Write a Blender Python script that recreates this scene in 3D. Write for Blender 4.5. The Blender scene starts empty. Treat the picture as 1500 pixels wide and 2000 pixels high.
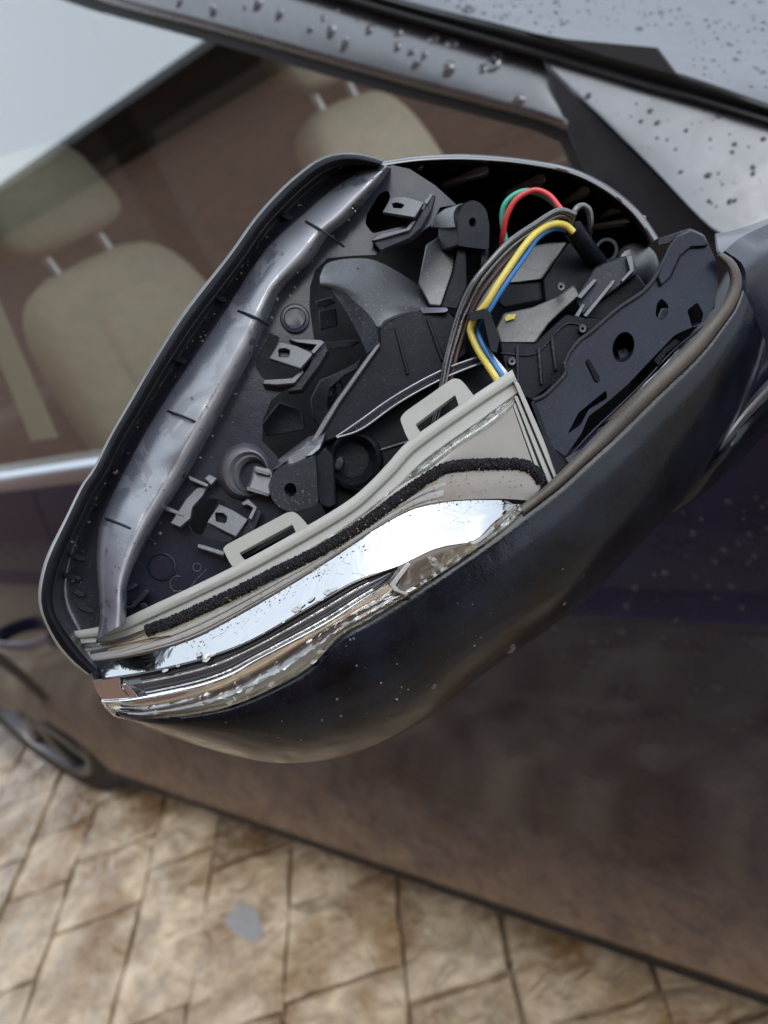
import bpy, bmesh, math, random
from mathutils import Vector, Matrix, noise
from mathutils.geometry import tessellate_polygon
random.seed(7)
SC = bpy.context.scene
COL = SC.collection

# ------------------------------------------------------------------ camera, sky, sun, exposure
# world axes: X = towards the rear of the car, Y = away from the car side, Z = up
CAMH = 1.2
R_ = Vector((-0.76419, -0.51017, -0.39464))      # camera right
U_ = Vector((-0.03606, -0.57710, 0.81588))       # camera up
F_ = Vector((0.64398, -0.63772, -0.42262))       # camera forward
CAM = Vector((0, 0, CAMH))
cd = bpy.data.cameras.new('camera')
cam = bpy.data.objects.new('camera', cd); COL.objects.link(cam)
m3 = Matrix((R_, U_, -F_)).transposed()
cam.matrix_world = Matrix.Translation(CAM) @ m3.to_4x4()
cd.sensor_fit = 'VERTICAL'; cd.sensor_height = 32; cd.sensor_width = 24; cd.lens = 24
cd.clip_start = 0.01; cd.clip_end = 400
cd.dof.use_dof = True; cd.dof.focus_distance = 0.262; cd.dof.aperture_fstop = 24 / 2.8
SC.camera = cam

w = bpy.data.worlds.new('World'); SC.world = w; w.use_nodes = True
nt = w.node_tree; nt.nodes.clear()
out = nt.nodes.new('ShaderNodeOutputWorld'); bg = nt.nodes.new('ShaderNodeBackground')
sky = nt.nodes.new('ShaderNodeTexSky'); sky.sky_type = 'NISHITA'; sky.sun_disc = False
SUN_EL, SUN_ROT = math.radians(58), math.radians(300)
sky.sun_elevation = SUN_EL; sky.sun_rotation = SUN_ROT
sky.air_density = 1.2; sky.dust_density = 4.0; sky.ozone_density = 1.0
hs = nt.nodes.new('ShaderNodeHueSaturation'); hs.inputs['Saturation'].default_value = 0.22
mixw = nt.nodes.new('ShaderNodeMix'); mixw.data_type = 'RGBA'
mixw.inputs['Factor'].default_value = 0.65
mixw.inputs['B'].default_value = (13.8, 15.5, 17.8, 1)      # even overcast cloud
nt.links.new(sky.outputs[0], hs.inputs['Color']); nt.links.new(hs.outputs[0], mixw.inputs['A'])
nt.links.new(mixw.outputs['Result'], bg.inputs[0]); bg.inputs[1].default_value = 0.14
nt.links.new(bg.outputs[0], out.inputs[0])
sl = bpy.data.lights.new('sun', 'SUN'); sl.energy = 0.55; sl.angle = math.radians(25); sl.color = (1, .97, .93)
so = bpy.data.objects.new('sun', sl); COL.objects.link(so)
sdir = Vector((math.sin(SUN_ROT) * math.cos(SUN_EL), math.cos(SUN_ROT) * math.cos(SUN_EL), math.sin(SUN_EL)))
so.rotation_euler = sdir.to_track_quat('Z', 'Y').to_euler()
vs = SC.view_settings; vs.view_transform = 'Standard'; vs.look = 'None'; vs.gamma = 1; vs.use_curve_mapping = False
vs.exposure = 0.12
SC.render.engine = 'CYCLES'
SC.cycles.use_denoising = True
SC.cycles.max_bounces = 10; SC.cycles.transparent_max_bounces = 16; SC.cycles.transmission_bounces = 8
SC.cycles.caustics_reflective = False; SC.cycles.caustics_refractive = False

# ------------------------------------------------------------------ rays and surfaces the places are measured on
FPX = 1500.0
def ray(x, y):
    return R_ * ((x - 750) / FPX) + U_ * ((1000 - y) / FPX) + F_
MN = (R_ * .0 + U_ * .08 - F_ * .997).normalized()          # front normal of the mirror head
_p0 = ray(600, 1080) * 0.262
MC = MN.dot(_p0)
def M(x, y, h=0.0):                                            # point on the mirror head, h mm proud of its front plane
    d = ray(x, y)
    return CAM + d * ((MC + h * 1e-3) / MN.dot(d))
GN = Vector((0, math.cos(math.radians(20)), math.sin(math.radians(20))))
GC = GN.dot(Vector((0, -.55, -.27)))
def W(x, y, off=0.0):                                          # point on the leaning window plane of the car, off metres proud
    d = ray(x, y)
    return CAM + d * ((GC + off) / GN.dot(d))
def G(x, y, z=0.0):                                            # point on the ground
    d = ray(x, y)
    return CAM + d * ((z - CAMH) / d.z)

# ------------------------------------------------------------------ materials
def new_mat(name):
    m = bpy.data.materials.new(name); m.use_nodes = True
    n = m.node_tree; b = n.nodes['Principled BSDF']
    return m, n, b
def tex(n, scale, detail=4, rough=.55, kind='noise', vec=None, distort=0.0):
    t = n.nodes.new('ShaderNodeTexNoise' if kind == 'noise' else 'ShaderNodeTexVoronoi')
    t.inputs['Scale'].default_value = scale
    if kind == 'noise':
        t.inputs['Detail'].default_value = detail; t.inputs['Roughness'].default_value = rough
        t.inputs['Distortion'].default_value = distort
    if vec is None:
        vec = n.nodes.new('ShaderNodeTexCoord').outputs['Object']
    n.links.new(vec, t.inputs['Vector'])
    return t
def ramp(n, src, stops, interp='LINEAR'):
    r = n.nodes.new('ShaderNodeValToRGB'); r.color_ramp.interpolation = interp
    e = r.color_ramp.elements
    while len(e) < len(stops): e.new(.5)
    for q, (p, c) in zip(e, stops):
        q.position = p; q.color = c if len(c) == 4 else (*c, 1)
    n.links.new(src, r.inputs[0]); return r
def g3(v): return (v, v, v)
def bump(n, b, h, strength, dist, prev=None):
    k = n.nodes.new('ShaderNodeBump'); k.inputs['Strength'].default_value = strength; k.inputs['Distance'].default_value = dist
    n.links.new(h, k.inputs['Height'])
    if prev: n.links.new(prev.outputs[0], k.inputs['Normal'])
    n.links.new(k.outputs[0], b.inputs['Normal']); return k
def plastic(name, base, rough, ior=1.5, dust=0.0, dust_col=(.16, .14, .12), grain=.15, wet=0.0, mott=.35):
    """moulded plastic: mottled colour, fine grain, specks of dust, and wet patches that are smoother"""
    m, n, b = new_mat(name)
    t1 = tex(n, 45, 5); c1 = ramp(n, t1.outputs[0], [(.3, [v * (1 - mott) for v in base]), (.7, [v * (1 + mott) for v in base])])
    col = c1.outputs[0]
    if dust > 0:
        t2 = tex(n, 1100, 2, .5); t3 = tex(n, 60, 4, .6)
        mul = n.nodes.new('ShaderNodeMath'); mul.operation = 'MULTIPLY'
        r2 = ramp(n, t2.outputs[0], [(.60, g3(0)), (.72, g3(1))]); r3 = ramp(n, t3.outputs[0], [(.35, g3(.1)), (.7, g3(1))])
        n.links.new(r2.outputs[0], mul.inputs[0]); n.links.new(r3.outputs[0], mul.inputs[1])
        mul2 = n.nodes.new('ShaderNodeMath'); mul2.operation = 'MULTIPLY'; mul2.inputs[1].default_value = dust
        n.links.new(mul.outputs[0], mul2.inputs[0])
        mx = n.nodes.new('ShaderNodeMix'); mx.data_type = 'RGBA'; mx.inputs['B'].default_value = (*dust_col, 1)
        n.links.new(mul2.outputs[0], mx.inputs['Factor']); n.links.new(col, mx.inputs['A']); col = mx.outputs['Result']
    n.links.new(col, b.inputs['Base Color'])
    t4 = tex(n, 38, 6, .6, distort=.6)
    rr = ramp(n, t4.outputs[0], [(.40, g3(rough * (1.15))), (.62, g3(rough * .85))])
    if wet > 0:
        rr = ramp(n, t4.outputs[0], [(.47, g3(rough)), (.50, g3(wet))])
    n.links.new(rr.outputs[0], b.inputs['Roughness'])
    b.inputs['IOR'].default_value = ior
    t5 = tex(n, 1400, 3); t6 = tex(n, 160, 3)
    k = bump(n, b, t5.outputs[0], grain, .0003)
    bump(n, b, t6.outputs[0], grain * .8, .0008, k)
    return m
def simple(name, base, rough=.5, ior=1.5, metal=0.0, grain=0.0, gscale=400, gdist=.0005):
    m, n, b = new_mat(name)
    b.inputs['Base Color'].default_value = (*base, 1); b.inputs['Roughness'].default_value = rough
    b.inputs['IOR'].default_value = ior; b.inputs['Metallic'].default_value = metal
    if grain:
        t = tex(n, gscale, 4); bump(n, b, t.outputs[0], grain, gdist)
    return m

MAT = {}
MAT['shell'] = plastic('glossy navy black plastic', (.011, .014, .026), .27, 1.40, .25, grain=.10)
MAT['ridge'] = plastic('wet navy plastic', (.070, .077, .102), .46, 2.75, .05, (.2, .2, .2), grain=.06, wet=.27, mott=.25)
MAT['black'] = plastic('matt black plastic', (.008, .010, .015), .42, 1.24, .30, grain=.22)
MAT['motor_top'] = plastic('dusty motor casing', (.085, .079, .070), .45, 1.9, 1.0, (.26, .22, .17), grain=.35, mott=.45)
MAT['grey_black'] = plastic('dusty black plastic', (.016, .019, .027), .45, 1.33, .6, (.24, .22, .20), grain=.30)
MAT['arch'] = plastic('dusty satin plastic', (.046, .049, .059), .44, 1.95, .8, (.34, .30, .26), grain=.20)
MAT['deep'] = plastic('deep black plastic', (.006, .0065, .009), .55, 1.2, .2)
MAT['channel'] = plastic('grimy rim channel', (.020, .023, .034), .34, 1.8, 1.0, (.20, .15, .10), grain=.3)
MAT['rib'] = plastic('dusty rib', (.15, .15, .16), .4, 1.7, .4)
MAT['strip'] = plastic('navy satin plastic', (.010, .013, .027), .32, 1.33, .3, grain=.12, wet=.20)
MAT['lower'] = plastic('scuffed black plastic', (.005, .007, .013), .20, 1.36, .22, (.07, .065, .06), grain=.14, wet=.09, mott=.8)
MAT['grommet'] = plastic('grey rubber grommet', (.050, .052, .060), .42, 1.65, .6, (.25, .22, .2), grain=.2)
MAT['lip'] = plastic('grey rubber', (.105, .092, .08), .6, 1.5, .5, (.28, .20, .12), grain=.3)
MAT['housing'] = plastic('pale grey plastic', (.37, .375, .345), .42, 1.5, .3, (.25, .22, .15), grain=.15, mott=.05)
MAT['rimside'] = plastic('sky-toned shell side', (.05, .053, .055), .3, 2.3, .2, grain=.1)  # sky reflection on this outer face is put into a paler base
MAT['tan_reflection'] = plastic('painted tan reflection', (.26, .235, .21), .22, 1.6, .3, (.2, .17, .1), grain=.05, mott=.12)  # reflection of brick and ground put into the base colour as tan
MAT['wall'] = simple('dark brown wall', (.030, .018, .015), .9, 1.4, 0, .4, 20, .02)
def chrome(name, base, rough, bs, bd, scale=70):
    m, n, b = new_mat(name)
    b.inputs['Base Color'].default_value = (*base, 1); b.inputs['Metallic'].default_value = 1
    t = tex(n, 500, 4); r = ramp(n, t.outputs[0], [(.3, g3(rough * .6)), (.75, g3(rough * 1.8))]); n.links.new(r.outputs[0], b.inputs['Roughness'])
    t2 = tex(n, scale, 3, distort=1.0); bump(n, b, t2.outputs[0], bs, bd)
    return m
MAT['chrome'] = chrome('chrome reflector', (.43, .44, .45), .07, .22, .0016, 90)
MAT['chrome_bright'] = chrome('bright chrome', (.86, .87, .88), .05, .15, .0012, 90)
MAT['chrome_soft'] = chrome('hazy chrome', (.72, .71, .68), .16, .3, .003, 120)
MAT['pipe'] = plastic('smoked light guide', (.035, .035, .04), .15, 1.7, .3, grain=.1)
def clear(name, tint, rough, bs, scale=300):
    m, n, b = new_mat(name); n.nodes.remove(b); o = n.nodes['Material Output']
    tr = n.nodes.new('ShaderNodeBsdfTransparent'); tr.inputs[0].default_value = (*tint, 1)
    gl = n.nodes.new('ShaderNodeBsdfGlossy'); gl.inputs['Roughness'].default_value = rough
    mx = n.nodes.new('ShaderNodeMixShader')
    k = n.nodes.new('ShaderNodeBump'); k.inputs['Strength'].default_value = bs; k.inputs['Distance'].default_value = .002
    n.links.new(tex(n, scale, 1.5, distort=1.0).outputs[0], k.inputs['Height']); n.links.new(k.outputs[0], gl.inputs['Normal'])
    lw = n.nodes.new('ShaderNodeLayerWeight'); lw.inputs['Blend'].default_value = .38; n.links.new(k.outputs[0], lw.inputs['Normal'])
    n.links.new(ramp(n, lw.outputs['Facing'], [(0, g3(.12)), (1, g3(.95))]).outputs[0], mx.inputs[0])
    n.links.new(tr.outputs[0], mx.inputs[1]); n.links.new(gl.outputs[0], mx.inputs[2]); n.links.new(mx.outputs[0], o.inputs[0])
    return m
MAT['lens'] = clear('broken clear plastic', (.96, .97, .95), .05, .6, 110)
MAT['ridged'] = plastic('ridged pale lens', (.40, .40, .385), .18, 1.7, .2, (.3, .27, .15), grain=.15, mott=.12)
MAT['residue'] = plastic('old glue film', (.36, .35, .26), .35, 1.5, 1.0, (.16, .13, .03), grain=.4, mott=.2)
MAT['flake'] = simple('glue flakes', (.22, .18, .06), .8)
m, n, b = new_mat('black foam'); b.inputs['Roughness'].default_value = .95; b.inputs['IOR'].default_value = 1.2
n.links.new(ramp(n, tex(n, 2400, 3).outputs[0], [(.42, g3(.008)), (.62, (.075, .072, .085))]).outputs[0], b.inputs['Base Color'])
bump(n, b, tex(n, 1700, 4).outputs[0], 1.0, .002); MAT['foam'] = m
MAT['fleck'] = simple('dry mud fleck', (.30, .235, .17), .9)
for k, c in dict(red=(.62, .05, .05), green=(.05, .42, .30), yellow=(.68, .55, .10), blue=(.03, .20, .55), white=(.72, .70, .66),
                 cable=(.012, .012, .015), brown=(.10, .055, .055), grey=(.20, .20, .21)).items():
    MAT[k] = plastic(k + ' wire sheath', c, .22 if k == 'cable' else .34, 2.0 if k == 'cable' else 1.55, .7, (.2, .17, .13), grain=.2, mott=.14)
# --- car paint with road film and a painted paving reflection
def paint(name, base, rough, coat_rough, dirt=False):
    m, n, b = new_mat(name)
    col = ramp(n, tex(n, 30, 5).outputs[0], [(.3, [v * .8 for v in base]), (.7, [v * 1.2 for v in base])]).outputs[0]
    b.inputs['Roughness'].default_value = rough; b.inputs['IOR'].default_value = 1.3; b.inputs['Specular IOR Level'].default_value = 0
    b.inputs['Coat Weight'].default_value = 1; b.inputs['Coat Roughness'].default_value = coat_rough; b.inputs['Coat IOR'].default_value = 1.6
    if dirt:                                                     # road film on the lower door, with the paving's reflection painted into it
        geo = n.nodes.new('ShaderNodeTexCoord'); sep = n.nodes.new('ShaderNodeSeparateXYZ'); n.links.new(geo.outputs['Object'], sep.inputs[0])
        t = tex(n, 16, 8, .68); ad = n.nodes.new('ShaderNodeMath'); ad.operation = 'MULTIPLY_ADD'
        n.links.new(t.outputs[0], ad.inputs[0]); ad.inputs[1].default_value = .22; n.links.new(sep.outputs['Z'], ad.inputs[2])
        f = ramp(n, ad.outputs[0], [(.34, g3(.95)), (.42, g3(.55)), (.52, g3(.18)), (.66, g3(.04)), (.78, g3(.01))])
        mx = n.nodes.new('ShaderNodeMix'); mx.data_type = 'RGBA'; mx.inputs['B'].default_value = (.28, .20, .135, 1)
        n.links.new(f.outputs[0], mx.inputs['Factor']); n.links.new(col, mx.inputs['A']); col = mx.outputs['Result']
        sp = ramp(n, tex(n, 48, 7, .68, distort=.8).outputs[0], [(.34, g3(.55)), (.50, g3(.85)), (.68, g3(1.0))])  # mottle painted in for the broken reflection on the door
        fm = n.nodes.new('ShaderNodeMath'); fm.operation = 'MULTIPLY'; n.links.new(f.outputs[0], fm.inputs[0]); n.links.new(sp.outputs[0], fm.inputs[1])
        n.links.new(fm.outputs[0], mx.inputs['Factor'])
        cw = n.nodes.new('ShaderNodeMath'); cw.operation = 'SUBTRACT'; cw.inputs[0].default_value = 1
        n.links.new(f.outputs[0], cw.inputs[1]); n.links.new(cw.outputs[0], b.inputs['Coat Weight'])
    n.links.new(col, b.inputs['Base Color'])
    k = bump(n, b, tex(n, 260, 4).outputs[0], .05, .001); k2 = bump(n, b, tex(n, 34, 5, .6).outputs[0], .10, .004, k)
    n.links.new(k2.outputs[0], b.inputs['Coat Normal'])
    return m
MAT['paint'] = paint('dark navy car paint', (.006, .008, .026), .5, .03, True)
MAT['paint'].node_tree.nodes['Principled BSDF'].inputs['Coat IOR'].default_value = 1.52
MAT['pillar'] = paint('wet navy pillar paint', (.035, .038, .05), .35, .16)
MAT['pillar'].node_tree.nodes['Principled BSDF'].inputs['Coat IOR'].default_value = 1.95
MAT['trim'] = plastic('gloss black window trim', (.028, .028, .034), .24, 2.1, .05, grain=.04)
MAT['tri'] = plastic('matt black corner trim', (.014, .015, .021), .5, 1.45, .1, grain=.2)
MAT['sail'] = plastic('satin sail panel', (.055, .058, .068), .40, 2.3, .3, (.22, .21, .20), grain=.12, mott=.15)
MAT['seal'] = simple('black rubber', (.012, .012, .013), .6)
MAT['sill'] = plastic('dusty sill plastic', (.022, .019, .018), .5, 1.3, .3)
MAT['mould'] = simple('bright belt moulding', (.42, .44, .46), .22, 1.5, 1.0, .05, 60, .002)
MAT['handle'] = plastic('wet painted handle', (.03, .035, .06), .2, 3.0)
MAT['tyre'] = simple('tyre rubber', (.02, .02, .021), .75, 1.5, 0, .3, 300)
MAT['alloy'] = simple('alloy rim', (.11, .11, .115), .35, 1.5, .9)
MAT['seat'] = plastic('beige upholstery', (.43, .38, .29), .85, 1.45, .1, grain=.4, mott=.08)
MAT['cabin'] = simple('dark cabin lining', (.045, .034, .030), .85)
MAT['dash'] = simple('grey dashboard', (.12, .13, .14), .7)
MAT['steel'] = simple('steel post', (.55, .55, .55), .4, 1.5, 1.0)
MAT['belt'] = simple('beige belt webbing', (.50, .50, .38), .8)
def glass_mat():
    m, n, b = new_mat('side window glass'); n.nodes.remove(b)
    o = n.nodes['Material Output']; mix = n.nodes.new('ShaderNodeMixShader'); 
    ge = n.nodes.new('ShaderNodeNewGeometry'); dt = n.nodes.new('ShaderNodeVectorMath'); dt.operation = 'DOT_PRODUCT'
    n.links.new(ge.outputs['Incoming'], dt.inputs[0]); n.links.new(ge.outputs['Normal'], dt.inputs[1])
    def ma(op, a, b_=None):
        k = n.nodes.new('ShaderNodeMath'); k.operation = op
        for i, v in enumerate((a, b_)):
            if v is None: continue
            if isinstance(v, (int, float)): k.inputs[i].default_value = v
            else: n.links.new(v, k.inputs[i])
        return k.outputs[0]
    F0 = .24
    fr = ma('ADD', ma('MULTIPLY', ma('POWER', ma('SUBTRACT', 1, ma('ABSOLUTE', dt.outputs['Value'])), 5), 1 - F0), F0)
    tr = n.nodes.new('ShaderNodeBsdfTransparent'); tr.inputs[0].default_value = (.90, .93, .90, 1)
    gl = n.nodes.new('ShaderNodeBsdfGlossy'); gl.inputs['Roughness'].default_value = .01
    n.links.new(fr, mix.inputs[0]); n.links.new(tr.outputs[0], mix.inputs[1]); n.links.new(gl.outputs[0], mix.inputs[2]); n.links.new(mix.outputs[0], o.inputs[0])
    return m
MAT['glass'] = glass_mat()
m, n, b = new_mat('water'); b.inputs['Base Color'].default_value = (1, 1, 1, 1); b.inputs['Roughness'].default_value = .02
b.inputs['IOR'].default_value = 1.33; b.inputs['Transmission Weight'].default_value = 1; MAT['water'] = m
# --- paving
def paving(name, base):
    m, n, b = new_mat(name)
    oi = n.nodes.new('ShaderNodeObjectInfo')
    t = tex(n, 14, 8, .62); c = ramp(n, t.outputs[0], [(.25, [v * .42 for v in base]), (.48, base), (.72, [min(1, v * 1.45) for v in base])])
    st = ramp(n, tex(n, 5.5, 6, .6).outputs[0], [(.42, g3(0)), (.62, g3(1))])
    mx = n.nodes.new('ShaderNodeMix'); mx.data_type = 'RGBA'; mx.inputs['B'].default_value = (.25, .145, .06, 1)
    ml = n.nodes.new('ShaderNodeMath'); ml.operation = 'MULTIPLY'; ml.inputs[1].default_value = .9
    n.links.new(st.outputs[0], ml.inputs[0]); n.links.new(ml.outputs[0], mx.inputs['Factor']); n.links.new(c.outputs[0], mx.inputs['A'])
    hv = n.nodes.new('ShaderNodeHueSaturation'); va = n.nodes.new('ShaderNodeMapRange')
    va.inputs['To Min'].default_value = .85; va.inputs['To Max'].default_value = 1.15
    n.links.new(oi.outputs['Random'], va.inputs[0]); n.links.new(va.outputs[0], hv.inputs['Value']); n.links.new(mx.outputs['Result'], hv.inputs['Color'])
    n.links.new(hv.outputs[0], b.inputs['Base Color'])
    rr = ramp(n, tex(n, 8, 6, .6).outputs[0], [(.44, g3(.07)), (.60, g3(.30))]); n.links.new(rr.outputs[0], b.inputs['Roughness'])
    k = bump(n, b, tex(n, 11, 5, .5, distort=1.8).outputs[0], .6, .04); bump(n, b, tex(n, 90, 4).outputs[0], .35, .004, k)
    return m
MAT['stone'] = paving('wet stamped stone', (.53, .41, .275))
MAT['patch_grey'] = simple('flat grey patch', (.32, .31, .30), .35, 1.5, 0, .5, 60, .006)
MAT['joint'] = simple('damp joint', (.085, .09, .075), .5, 1.5, 0, .5, 60, .004)
def bricks():
    m, n, b = new_mat('brown brick')
    mp = n.nodes.new('ShaderNodeMapping'); mp.inputs['Rotation'].default_value = (math.radians(90), 0, 0)
    n.links.new(n.nodes.new('ShaderNodeTexCoord').outputs['Object'], mp.inputs[0])
    t = n.nodes.new('ShaderNodeTexBrick'); t.inputs['Scale'].default_value = 1
    t.inputs['Brick Width'].default_value = .22; t.inputs['Row Height'].default_value = .075; t.inputs['Mortar Size'].default_value = .008
    t.inputs['Color1'].default_value = (.25, .125, .085, 1); t.inputs['Color2'].default_value = (.19, .10, .07, 1); t.inputs['Mortar'].default_value = (.23, .15, .11, 1)
    n.links.new(mp.outputs[0], t.inputs[0]); n.links.new(t.outputs[0], b.inputs['Base Color']); b.inputs['Roughness'].default_value = .85
    return m
MAT['brick'] = bricks()
MAT['roof'] = simple('slate roof', (.07, .065, .065), .7)
MAT['gutter'] = simple('black gutter', (.02, .02, .022), .4)
MAT['leaf'] = simple('green leaves', (.06, .20, .03), .5)

# ------------------------------------------------------------------ builders
def link(name, me, mat, parent):
    o = bpy.data.objects.new(name, me); COL.objects.link(o)
    if mat: me.materials.append(MAT[mat] if isinstance(mat, str) else mat)
    if parent is not None:
        o.parent = parent
        top = parent
        base = Vector((0, 0, 0)); q = parent
        while q is not None: base += q.location; q = q.parent
        o.location = -base
    return o
def mesh(name, vs, fs, mat, parent, smooth=True, angle=38, bevel=0.0, seg=2, solid=0.0):
    bm = bmesh.new()
    bv = [bm.verts.new(v) for v in vs]
    for f in fs:
        try: bm.faces.new([bv[i] for i in f])
        except ValueError: pass
    bmesh.ops.recalc_face_normals(bm, faces=bm.faces)
    me = bpy.data.meshes.new(name); bm.to_mesh(me); bm.free()
    if smooth:
        for p in me.polygons: p.use_smooth = True
        me.set_sharp_from_angle(angle=math.radians(angle))
    o = link(name, me, mat, parent)
    if solid:
        k = o.modifiers.new('thick', 'SOLIDIFY'); k.thickness = solid; k.offset = 0
        k = o.modifiers.new('split', 'EDGE_SPLIT'); k.split_angle = math.radians(55)
    if bevel:
        k = o.modifiers.new('bevel', 'BEVEL'); k.width = bevel * 1e-3; k.segments = seg; k.limit_method = 'ANGLE'; k.angle_limit = math.radians(40)
        k.harden_normals = False
    return o
def h3(p, h): return (p[0], p[1], p[2] if len(p) > 2 else h)
def crv(pts, n, closed=False):
    """resample a polyline evenly along a centripetal-ish Catmull-Rom curve"""
    P = [Vector(p) for p in pts]; N = len(P); dense = []
    segs = N if closed else N - 1
    for i in range(segs):
        if closed: a, b_, c, d = P[(i - 1) % N], P[i], P[(i + 1) % N], P[(i + 2) % N]
        else:
            b_, c = P[i], P[i + 1]; a = P[i - 1] if i else b_ * 2 - c; d = P[i + 2] if i + 2 < N else c * 2 - b_
        t1 = (c - a) * .5; t2 = (d - b_) * .5; L = (c - b_).length
        for t in (t1, t2):
            if t.length > L * 1.2 and t.length > 0: t *= L * 1.2 / t.length
        for k in range(10):
            s = k / 10; s2 = s * s; s3 = s2 * s
            dense.append(b_ * (2 * s3 - 3 * s2 + 1) + t1 * (s3 - 2 * s2 + s) + c * (-2 * s3 + 3 * s2) + t2 * (s3 - s2))
    dense.append(P[0].copy() if closed else P[-1].copy())
    L = [0]
    for i in range(1, len(dense)): L.append(L[-1] + (dense[i] - dense[i - 1]).length)
    res = []; j = 0; cnt = n if closed else n - 1
    for k in range(n):
        t = L[-1] * k / cnt
        while j < len(L) - 2 and L[j + 1] < t: j += 1
        dl = L[j + 1] - L[j]; s = (t - L[j]) / dl if dl > 1e-9 else 0
        res.append(dense[j].lerp(dense[j + 1], s))
    return res
def loft(name, rails, mat, parent, n=40, m=5, S=M, solid=.0008, angle=50, wob=0.0, curved=True):
    """surface through several rails traced along a part; rails are (x, y, h) lists"""
    RR = [crv(r, n) for r in rails]
    rows = []
    for i in range(n):
        col = [RR[k][i] for k in range(len(rails))]
        rows.append(crv(col, (len(col) - 1) * m + 1) if curved and len(col) > 2 else [col[0].lerp(col[-1], q / m) for q in range(m + 1)] if len(col) == 2 else
                    [col[k].lerp(col[k + 1], q / m) for k in range(len(col) - 1) for q in range(m)] + [col[-1]])
    c = len(rows[0]); vs = []
    for r in rows:
        for p in r:
            hh = p[2]
            if wob: hh += noise.noise(Vector((p[0], p[1], 0)) * .03) * wob
            vs.append(S(p[0], p[1], hh))
    fs = [(i * c + j, i * c + j + 1, (i + 1) * c + j + 1, (i + 1) * c + j) for i in range(n - 1) for j in range(c - 1)]
    return mesh(name, vs, fs, mat, parent, True, angle, 0, 2, solid)
def prism(name, front, mat, parent, h0=0.0, h1=-5.0, shift=(0, 0), holes=(), bevel=.4, S=M, scale=1.0, smooth=True, angle=38, tilt=0.0):
    """solid plate: traced front outline (x, y[, h]) pushed back to h1 while sliding by shift pixels; holes go right through"""
    loops = [[h3(p, h0) for p in front]] + [[h3(p, h0) for p in q] for q in holes]
    tri = tessellate_polygon([[Vector((p[0], p[1], 0)) for p in q] for q in loops])
    cx = sum(p[0] for p in front) / len(front); cy = sum(p[1] for p in front) / len(front)
    flat = [(p[0], p[1], p[2] + tilt * ((p[1] - cy) * .9 + (p[0] - cx) * .35) / 100) for q in loops for p in q]; N = len(flat)
    def bk(p): return (cx + (p[0] - cx) * scale + shift[0], cy + (p[1] - cy) * scale + shift[1], h1 + (p[2] - h0) * 1.0)
    vs = [S(*p) for p in flat] + [S(*bk(p)) for p in flat]
    fs = [tuple(t) for t in tri] + [tuple(i + N for i in reversed(t)) for t in tri]
    o = 0
    for q in loops:
        k = len(q)
        for i in range(k):
            a, b_ = o + i, o + (i + 1) % k
            fs.append((a, b_, b_ + N, a + N))
        o += k
    return mesh(name, vs, fs, mat, parent, smooth, angle, bevel)
def ell(cx, cy, rx, ry, rot=0, n=20):
    c, s = math.cos(rot), math.sin(rot)
    return [(cx + rx * math.cos(t) * c - ry * math.sin(t) * s, cy + rx * math.cos(t) * s + ry * math.sin(t) * c) for t in [2 * math.pi * i / n for i in range(n)]]
def rnd(poly, r, k=3):
    """round the corners of a traced outline"""
    outp = []; N = len(poly)
    for i in range(N):
        a, b_, c = Vector(poly[i - 1][:2]), Vector(poly[i][:2]), Vector(poly[(i + 1) % N][:2])
        d1, d2 = a - b_, c - b_; q = min(r, d1.length * .4, d2.length * .4)
        p1, p2 = b_ + d1.normalized() * q, b_ + d2.normalized() * q
        for j in range(k + 1):
            t = j / k; outp.append(tuple(p1 * (1 - t) ** 2 + b_ * 2 * t * (1 - t) + p2 * t * t))
    return outp
def rings(name, spec, mat, parent, n=36, S=M, angle=35):
    """turned part: list of (cx, cy, rx, ry, rot, h) rings from outside in"""
    vs = []; fs = []
    for (cx, cy, rx, ry, rot, h) in spec: vs += [S(x, y, h) for x, y in ell(cx, cy, rx, ry, rot, n)]
    for k in range(len(spec) - 1):
        for i in range(n):
            fs.append((k * n + i, k * n + (i + 1) % n, (k + 1) * n + (i + 1) % n, (k + 1) * n + i))
    fs.append(tuple((len(spec) - 1) * n + i for i in range(n)))
    return mesh(name, vs, fs, mat, parent, True, angle, 0, 2, 0)
def tube(name, pts, r, mat, parent, n=None, seg=10, S=M, flat=1.0, fuzz=0.0):
    P = [S(*p) for p in crv(pts, n or max(12, len(pts) * 8))]
    vs = []; fs = []; N = len(P)
    for i, p in enumerate(P):
        t = (P[min(i + 1, N - 1)] - P[max(i - 1, 0)]).normalized()
        a = t.cross(MN).normalized(); b_ = a.cross(t)
        for j in range(seg):
            q = 2 * math.pi * j / seg
            f = r * 1e-3 * (1 + (random.uniform(-fuzz, fuzz) if fuzz else 0))
            vs.append(p + a * math.cos(q) * f + b_ * math.sin(q) * f * flat)
    for i in range(N - 1):
        for j in range(seg): fs.append((i * seg + j, i * seg + (j + 1) % seg, (i + 1) * seg + (j + 1) % seg, (i + 1) * seg + j))
    fs.append(tuple(range(seg))); fs.append(tuple((N - 1) * seg + j for j in range(seg)))
    return mesh(name, vs, fs, mat, parent, True, 60)
def box(name, lo, hi, mat, parent, bevel=0.0, seg=3):
    v = [(x, y, z) for x in (lo[0], hi[0]) for y in (lo[1], hi[1]) for z in (lo[2], hi[2])]
    f = [(0, 1, 3, 2), (4, 6, 7, 5), (0, 4, 5, 1), (2, 3, 7, 6), (0, 2, 6, 4), (1, 5, 7, 3)]
    return mesh(name, v, f, mat, parent, True, 40, bevel, seg)
def root(name, loc, label, cat, group=None):
    o = bpy.data.objects.new(name, None); COL.objects.link(o); o.location = loc; o.empty_display_size = .05
    o['label'] = label; o['category'] = cat
    if group: o['group'] = group
    return o

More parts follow.
